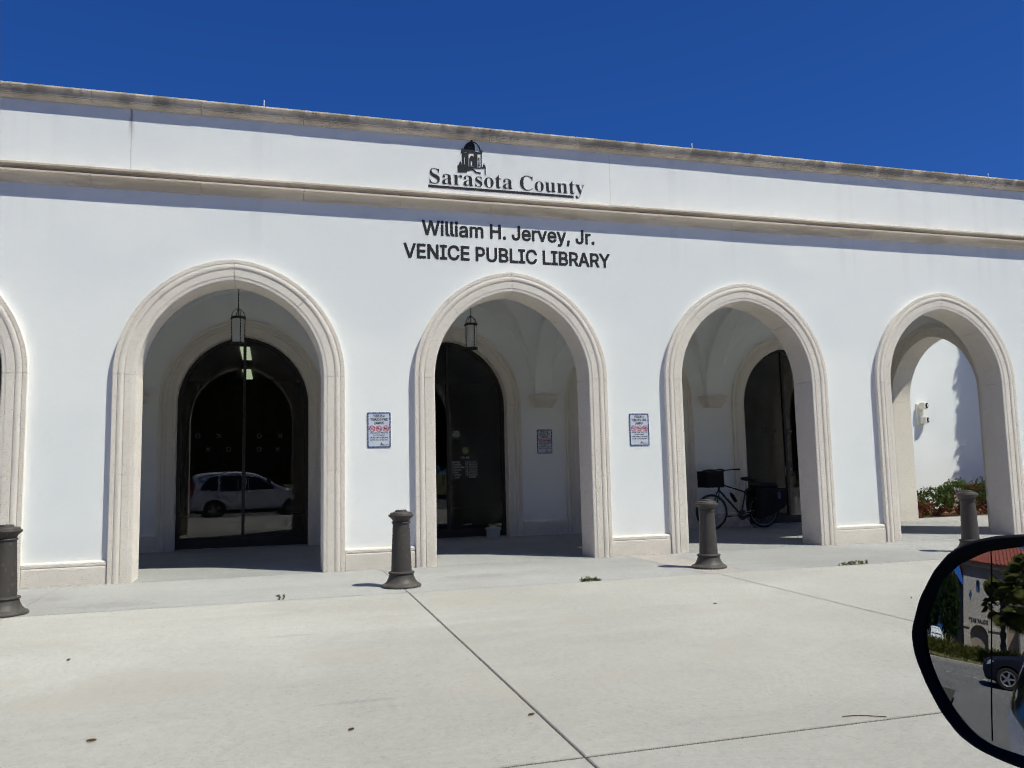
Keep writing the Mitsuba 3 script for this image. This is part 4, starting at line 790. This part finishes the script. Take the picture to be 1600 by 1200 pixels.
SED_SIL = [(-1.02, 0.32), (-1.06, 0.60), (-1.02, 0.92), (-0.60, 1.00), (0.00, 1.34), (0.45, 1.43), (1.00, 1.44), (1.45, 1.37), (2.15, 1.02), (2.75, 0.93), (3.30, 0.84), (3.58, 0.70), (3.62, 0.45), (3.52, 0.24), (1.3, 0.20), (-0.8, 0.24)]
car('dark_sedan', 'dark navy sedan behind the car, visible only in the door mirror', 'car', SED_SIL, 0.90, 0.96, 1.44, (-14.2, -13.95, -0.268), math.radians(88), 'car_navy', 2.70, 0.33,
    [[(1.05, 0.99), (1.95, 1.03), (1.42, 1.33), (1.06, 1.38)], [(0.05, 0.99), (0.98, 0.99), (0.99, 1.38), (0.50, 1.38), (0.10, 1.28)]], [('windscreen', ((1.50, 1.35), (2.10, 1.05)), 0.85), ('rear_window', ((-0.50, 1.05), (-0.04, 1.31)), 0.8)],
    [('headlight', [(3.10, 0.86), (3.45, 0.76), (3.55, 0.66), (3.25, 0.72)], 'lens_clear'), ('tail_light', [(-1.02, 0.70), (-0.85, 0.72), (-0.75, 0.92), (-1.0, 0.90)], 'lens_red')], step=0.14)
car('white_van', 'white car half hidden behind the hedge, visible only in the door mirror', 'car', SUV_SIL, 0.90, 1.04, 1.66, (-33.6, -3.7, -0.3), math.radians(-18), 'car_white', 2.62, 0.34,
    [[(1.02, 1.06), (1.98, 1.09), (1.42, 1.50), (1.06, 1.56)], [(0.18, 1.045), (0.95, 1.06), (0.97, 1.56), (0.20, 1.575)]], [('windscreen', ((1.50, 1.53), (2.20, 1.13)), 0.86)], [('headlight', [(2.95, 0.92), (3.36, 0.80), (3.42, 0.72), (3.10, 0.78)], 'lens_clear')], step=0.16)

# ------------------------------------------------------------------ across the street (seen in the door mirror)
SB = thing('street_building', 'cream two-storey building with red tiled roof across the street, visible only in the door mirror', 'building')
def onx(poly, x, h):
    m = ext(poly, h); v = m.vertices; return tm(np.stack([x - h + v[:, 2], v[:, 0], v[:, 1]], 1), m.faces)      # poly in (y, z), front face at x
front_ = sbox(-13.4, -0.3, -7.75, 6.15)
AY = -10.25; arch_ = unary_union([sbox(AY - 1.45, -0.4, AY + 1.45, 1.35), affinity.scale(Point(AY, 1.35).buffer(1.45, 24), 1, 0.62)])
wins = [unary_union([sbox(y - 0.30, 4.95, y + 0.30, 5.7), Point(y, 5.7).buffer(0.30, 12)]) for y in (-10.15, -12.4)]
part(SB, 'front_wall', onx(front_.difference(unary_union([arch_] + wins)), -39.0, 0.45), 'cream_stucco')
part(SB, 'entrance_void', bx(-42.0, -40.6, AY - 1.6, AY + 1.6, -0.3, 3.0), 'dark_void')
for w_ in wins: part(SB, 'window', onx(w_.buffer(0.02), -39.25, 0.03), 'blue_window')
part(SB, 'main_block', bx(-56, -39.5, -40, -7.6, -0.3, 7.2), 'tan_stucco')
part(SB, 'eave_band', bx(-56.4, -39.1, -40.4, -7.2, 7.2, 7.5), 'cream_stucco')
part(SB, 'side_block', bx(-54, -41.0, -7.55, -4.9, -0.3, 5.5), 'tan_stucco')
def hip(x0, x1, y0, y1, z, h, ins):
    v = [(x0, y0, z), (x1, y0, z), (x1, y1, z), (x0, y1, z), (x0 + ins, y0 + ins, z + h), (x1 - ins, y0 + ins, z + h), (x1 - ins, y1 - ins, z + h), (x0 + ins, y1 - ins, z + h)]
    f = []
    for i in range(4): j = (i+1) % 4; f += [[i, j, 4+j], [i, 4+j, 4+i]]
    m = [tm(v, f + [[4, 5, 6], [4, 6, 7], [0, 2, 1], [0, 3, 2]])]
    for yy in np.arange(y0 + 0.6, y1 - 0.4, 0.32): m.append(cyl((x1 + 0.01, yy, z + 0.02), (x1 - ins, min(max(yy, y0 + ins), y1 - ins), z + h + 0.03), 0.07, n=6))
    return cat(m)
part(SB, 'roof', hip(-57, -38.6, -41, -6.7, 7.5, 2.4, 4.0), 'red_tile'); part(SB, 'side_roof', hip(-55, -40.5, -7.5, -4.3, 5.5, 1.2, 1.5), 'red_tile')
part(SB, 'string_band', bx(-39.0, -38.9, -8.75, -7.70, 1.95, 2.15), 'cream_stucco'); part(SB, 'string_band', bx(-39.0, -38.9, -13.4, -11.75, 1.95, 2.15), 'cream_stucco')
part(SB, 'wall_ornament', onx(Polygon([(-8.95, 5.1), (-8.7, 4.75), (-8.95, 4.2), (-9.2, 4.75)]), -38.95, 0.05), 'blue_window')
tx = text('DOLAK BAIT', 0.30, 0.03, True); v = tx.vertices.copy(); v[:, 0] *= 3.1/(v[:, 0].max())
part(SB, 'lettering', tm(np.stack([-38.98 + v[:, 2], -11.75 + v[:, 0], 2.46 + v[:, 1]], 1), tx.faces), 'letter_paint')
for y in (-15.6, -17.6, -19.6): part(SB, 'arched_opening', onx(unary_union([sbox(y - 0.5, -0.3, y + 0.5, 1.6), Point(y, 1.6).buffer(0.5, 12)]), -39.44, 0.06), 'dark_void')
part(SB, 'corner_pillar', bx(-39.5, -38.2, -14.9, -14.3, -0.3, 2.6), 'cream_stucco')
hg = thing('hedge', 'long low green hedge behind the far kerb, visible only in the door mirror', 'hedge'); r = np.random.default_rng(31)
n = 9000; yy = r.uniform(-20, -3.5, n); xx = -24.6 - 0.10*np.abs(yy + 9) + r.uniform(-1.5, 1.5, n); top_ = 0.62 + 0.35*meshkit.fbm(np.stack([xx, yy, xx*0], 1)*0.9)
part(hg, 'foliage', leaves(r, np.stack([xx, yy, -0.3 + top_*r.uniform(0.05, 1.0, n)**0.6 + 0.1], 1), 0.20, 0.5), 'leaf_olive')
part(hg, 'stems', cat([cyl((-24.6 - 0.10*abs(y + 9), y, -0.32), (-24.6 - 0.10*abs(y + 9), y + 0.1, 0.2), 0.02, n=5) for y in np.arange(-20, -3.5, 0.8)]), 'bark')
kb = struct('far_kerb', 'pale kerb across the street')
kp = [(-21.2, -28), (-22.6, -14), (-22.3, -9.0), (-21.3, -5.2), (-19.0, -1.0)]
for a, b in zip(kp, kp[1:]):
    d = np.array(b) - np.array(a); L = np.linalg.norm(d); nn_ = max(1, int(L/1.5))
    for i in range(nn_):
        c = np.array(a) + d*(i + 0.5)/nn_; part(kb, 'kerb_stone', mv(cbx(-L/nn_/2 + 0.006, L/nn_/2 - 0.006, -0.08, 0.08, -0.16, 0.14, 0.02), c[0] - 0.05, c[1], -0.27, rz=math.atan2(d[1], d[0])), 'kerb_concrete')
def palm(lab, x, y, h, R, n, seed):
    k = thing('cabbage_palm', lab, 'palm tree'); r = np.random.default_rng(seed); c = np.array([x, y, h])
    ms, stm = [], []
    for i in range(n):
        az = r.uniform(0, 2*math.pi); el = r.uniform(-0.9, 1.35); L = R*r.uniform(0.55, 0.75)
        d = np.array([math.cos(az)*math.cos(el), math.sin(az)*math.cos(el), math.sin(el)]); tip = c + d*L + [0, 0, -0.10*L*math.cos(el)]
        stm.append(cyl(c, tip, 0.02, 0.012, n=5)); s = np.cross(d, [0, 0, 1.0]); s /= np.linalg.norm(s) + 1e-9; up = np.cross(s, d); V_, F_ = [], []
        for q in np.linspace(-1.9, 1.9, 29):
            dirn = d*math.cos(q) + s*math.sin(q); ll = R*0.55*(0.75 + 0.25*math.cos(q*0.7)); w = 0.022*np.cross(dirn, up)
            b = tip; mid = tip + dirn*ll*0.55 + up*0.03; e = tip + dirn*ll + [0, 0, -0.30*ll]; o = len(V_)
            V_ += [b, mid + w*0.6, e, mid - w*0.6]; F_ += [[o, o+1, o+2], [o, o+2, o+3]]
        ms.append(tm(V_, F_))
    part(k, 'fronds', cat(ms), 'leaf_palm'); part(k, 'stalks', cat(stm), 'leaf_olive')
    rows = []
    for z in np.linspace(-0.35, h + 0.1, 26):
        rr = 0.17 + 0.03*math.sin(z*9) + 0.05*max(0, (0.3 - z)); rows.append([(x + rr*math.cos(t), y + rr*math.sin(t), z) for t in np.linspace(0, 2*math.pi, 14, endpoint=False)])
    part(k, 'trunk', loft(rows), 'bark', smooth=40)
palm('lower cabbage palm in front of the street building, visible only in the door mirror', -29.0, -12.35, 3.5, 1.75, 46, 41)
palm('taller cabbage palm nearest the right of the mirror glass, visible only in the door mirror', -21.8, -13.05, 4.2, 1.3, 42, 42)
leafy('street_tree', 'dark bushy tree left of the street building, visible only in the door mirror', -34.5, -5.9, 0.4, 5.6, 1.5, 5000, 0.30, 51, 'leaf_dark', 0.9)
leafy('street_tree', 'second dark tree at the outer edge of the reflection in the door mirror', -36.5, -2.6, 0.4, 6.4, 1.8, 5000, 0.32, 52, 'leaf_dark', 0.9)
leafy('street_tree', 'large olive tree far behind the street building, visible only in the door mirror', -62.0, 6.0, 0.4, 9.0, 5.5, 6000, 0.6, 53, 'leaf_olive', 1.5)

# ------------------------------------------------------------------ dark tree belt on the far side of the road (mirrored in the door glass)
for i, (x, y, h, rx) in enumerate(((-24, -36, 10.5, 5.5), (-15, -34, 11.5, 5.5), (-7, -36, 12.0, 5.8), (1, -34, 11.5, 5.6), (9, -36, 12.5, 5.8), (17, -34, 11.0, 5.6), (25, -36, 12.0, 5.8), (34, -35, 11.0, 6.0), (44, -36, 12.0, 6.0))):
    leafy('broad_tree', 'dark broad tree in the row across the road, mirrored in the door glass', x, y, 0.0, h, rx, 7000, 0.85, 60 + i, 'leaf_dark', -1.0, group='trees across the road behind the viewer')
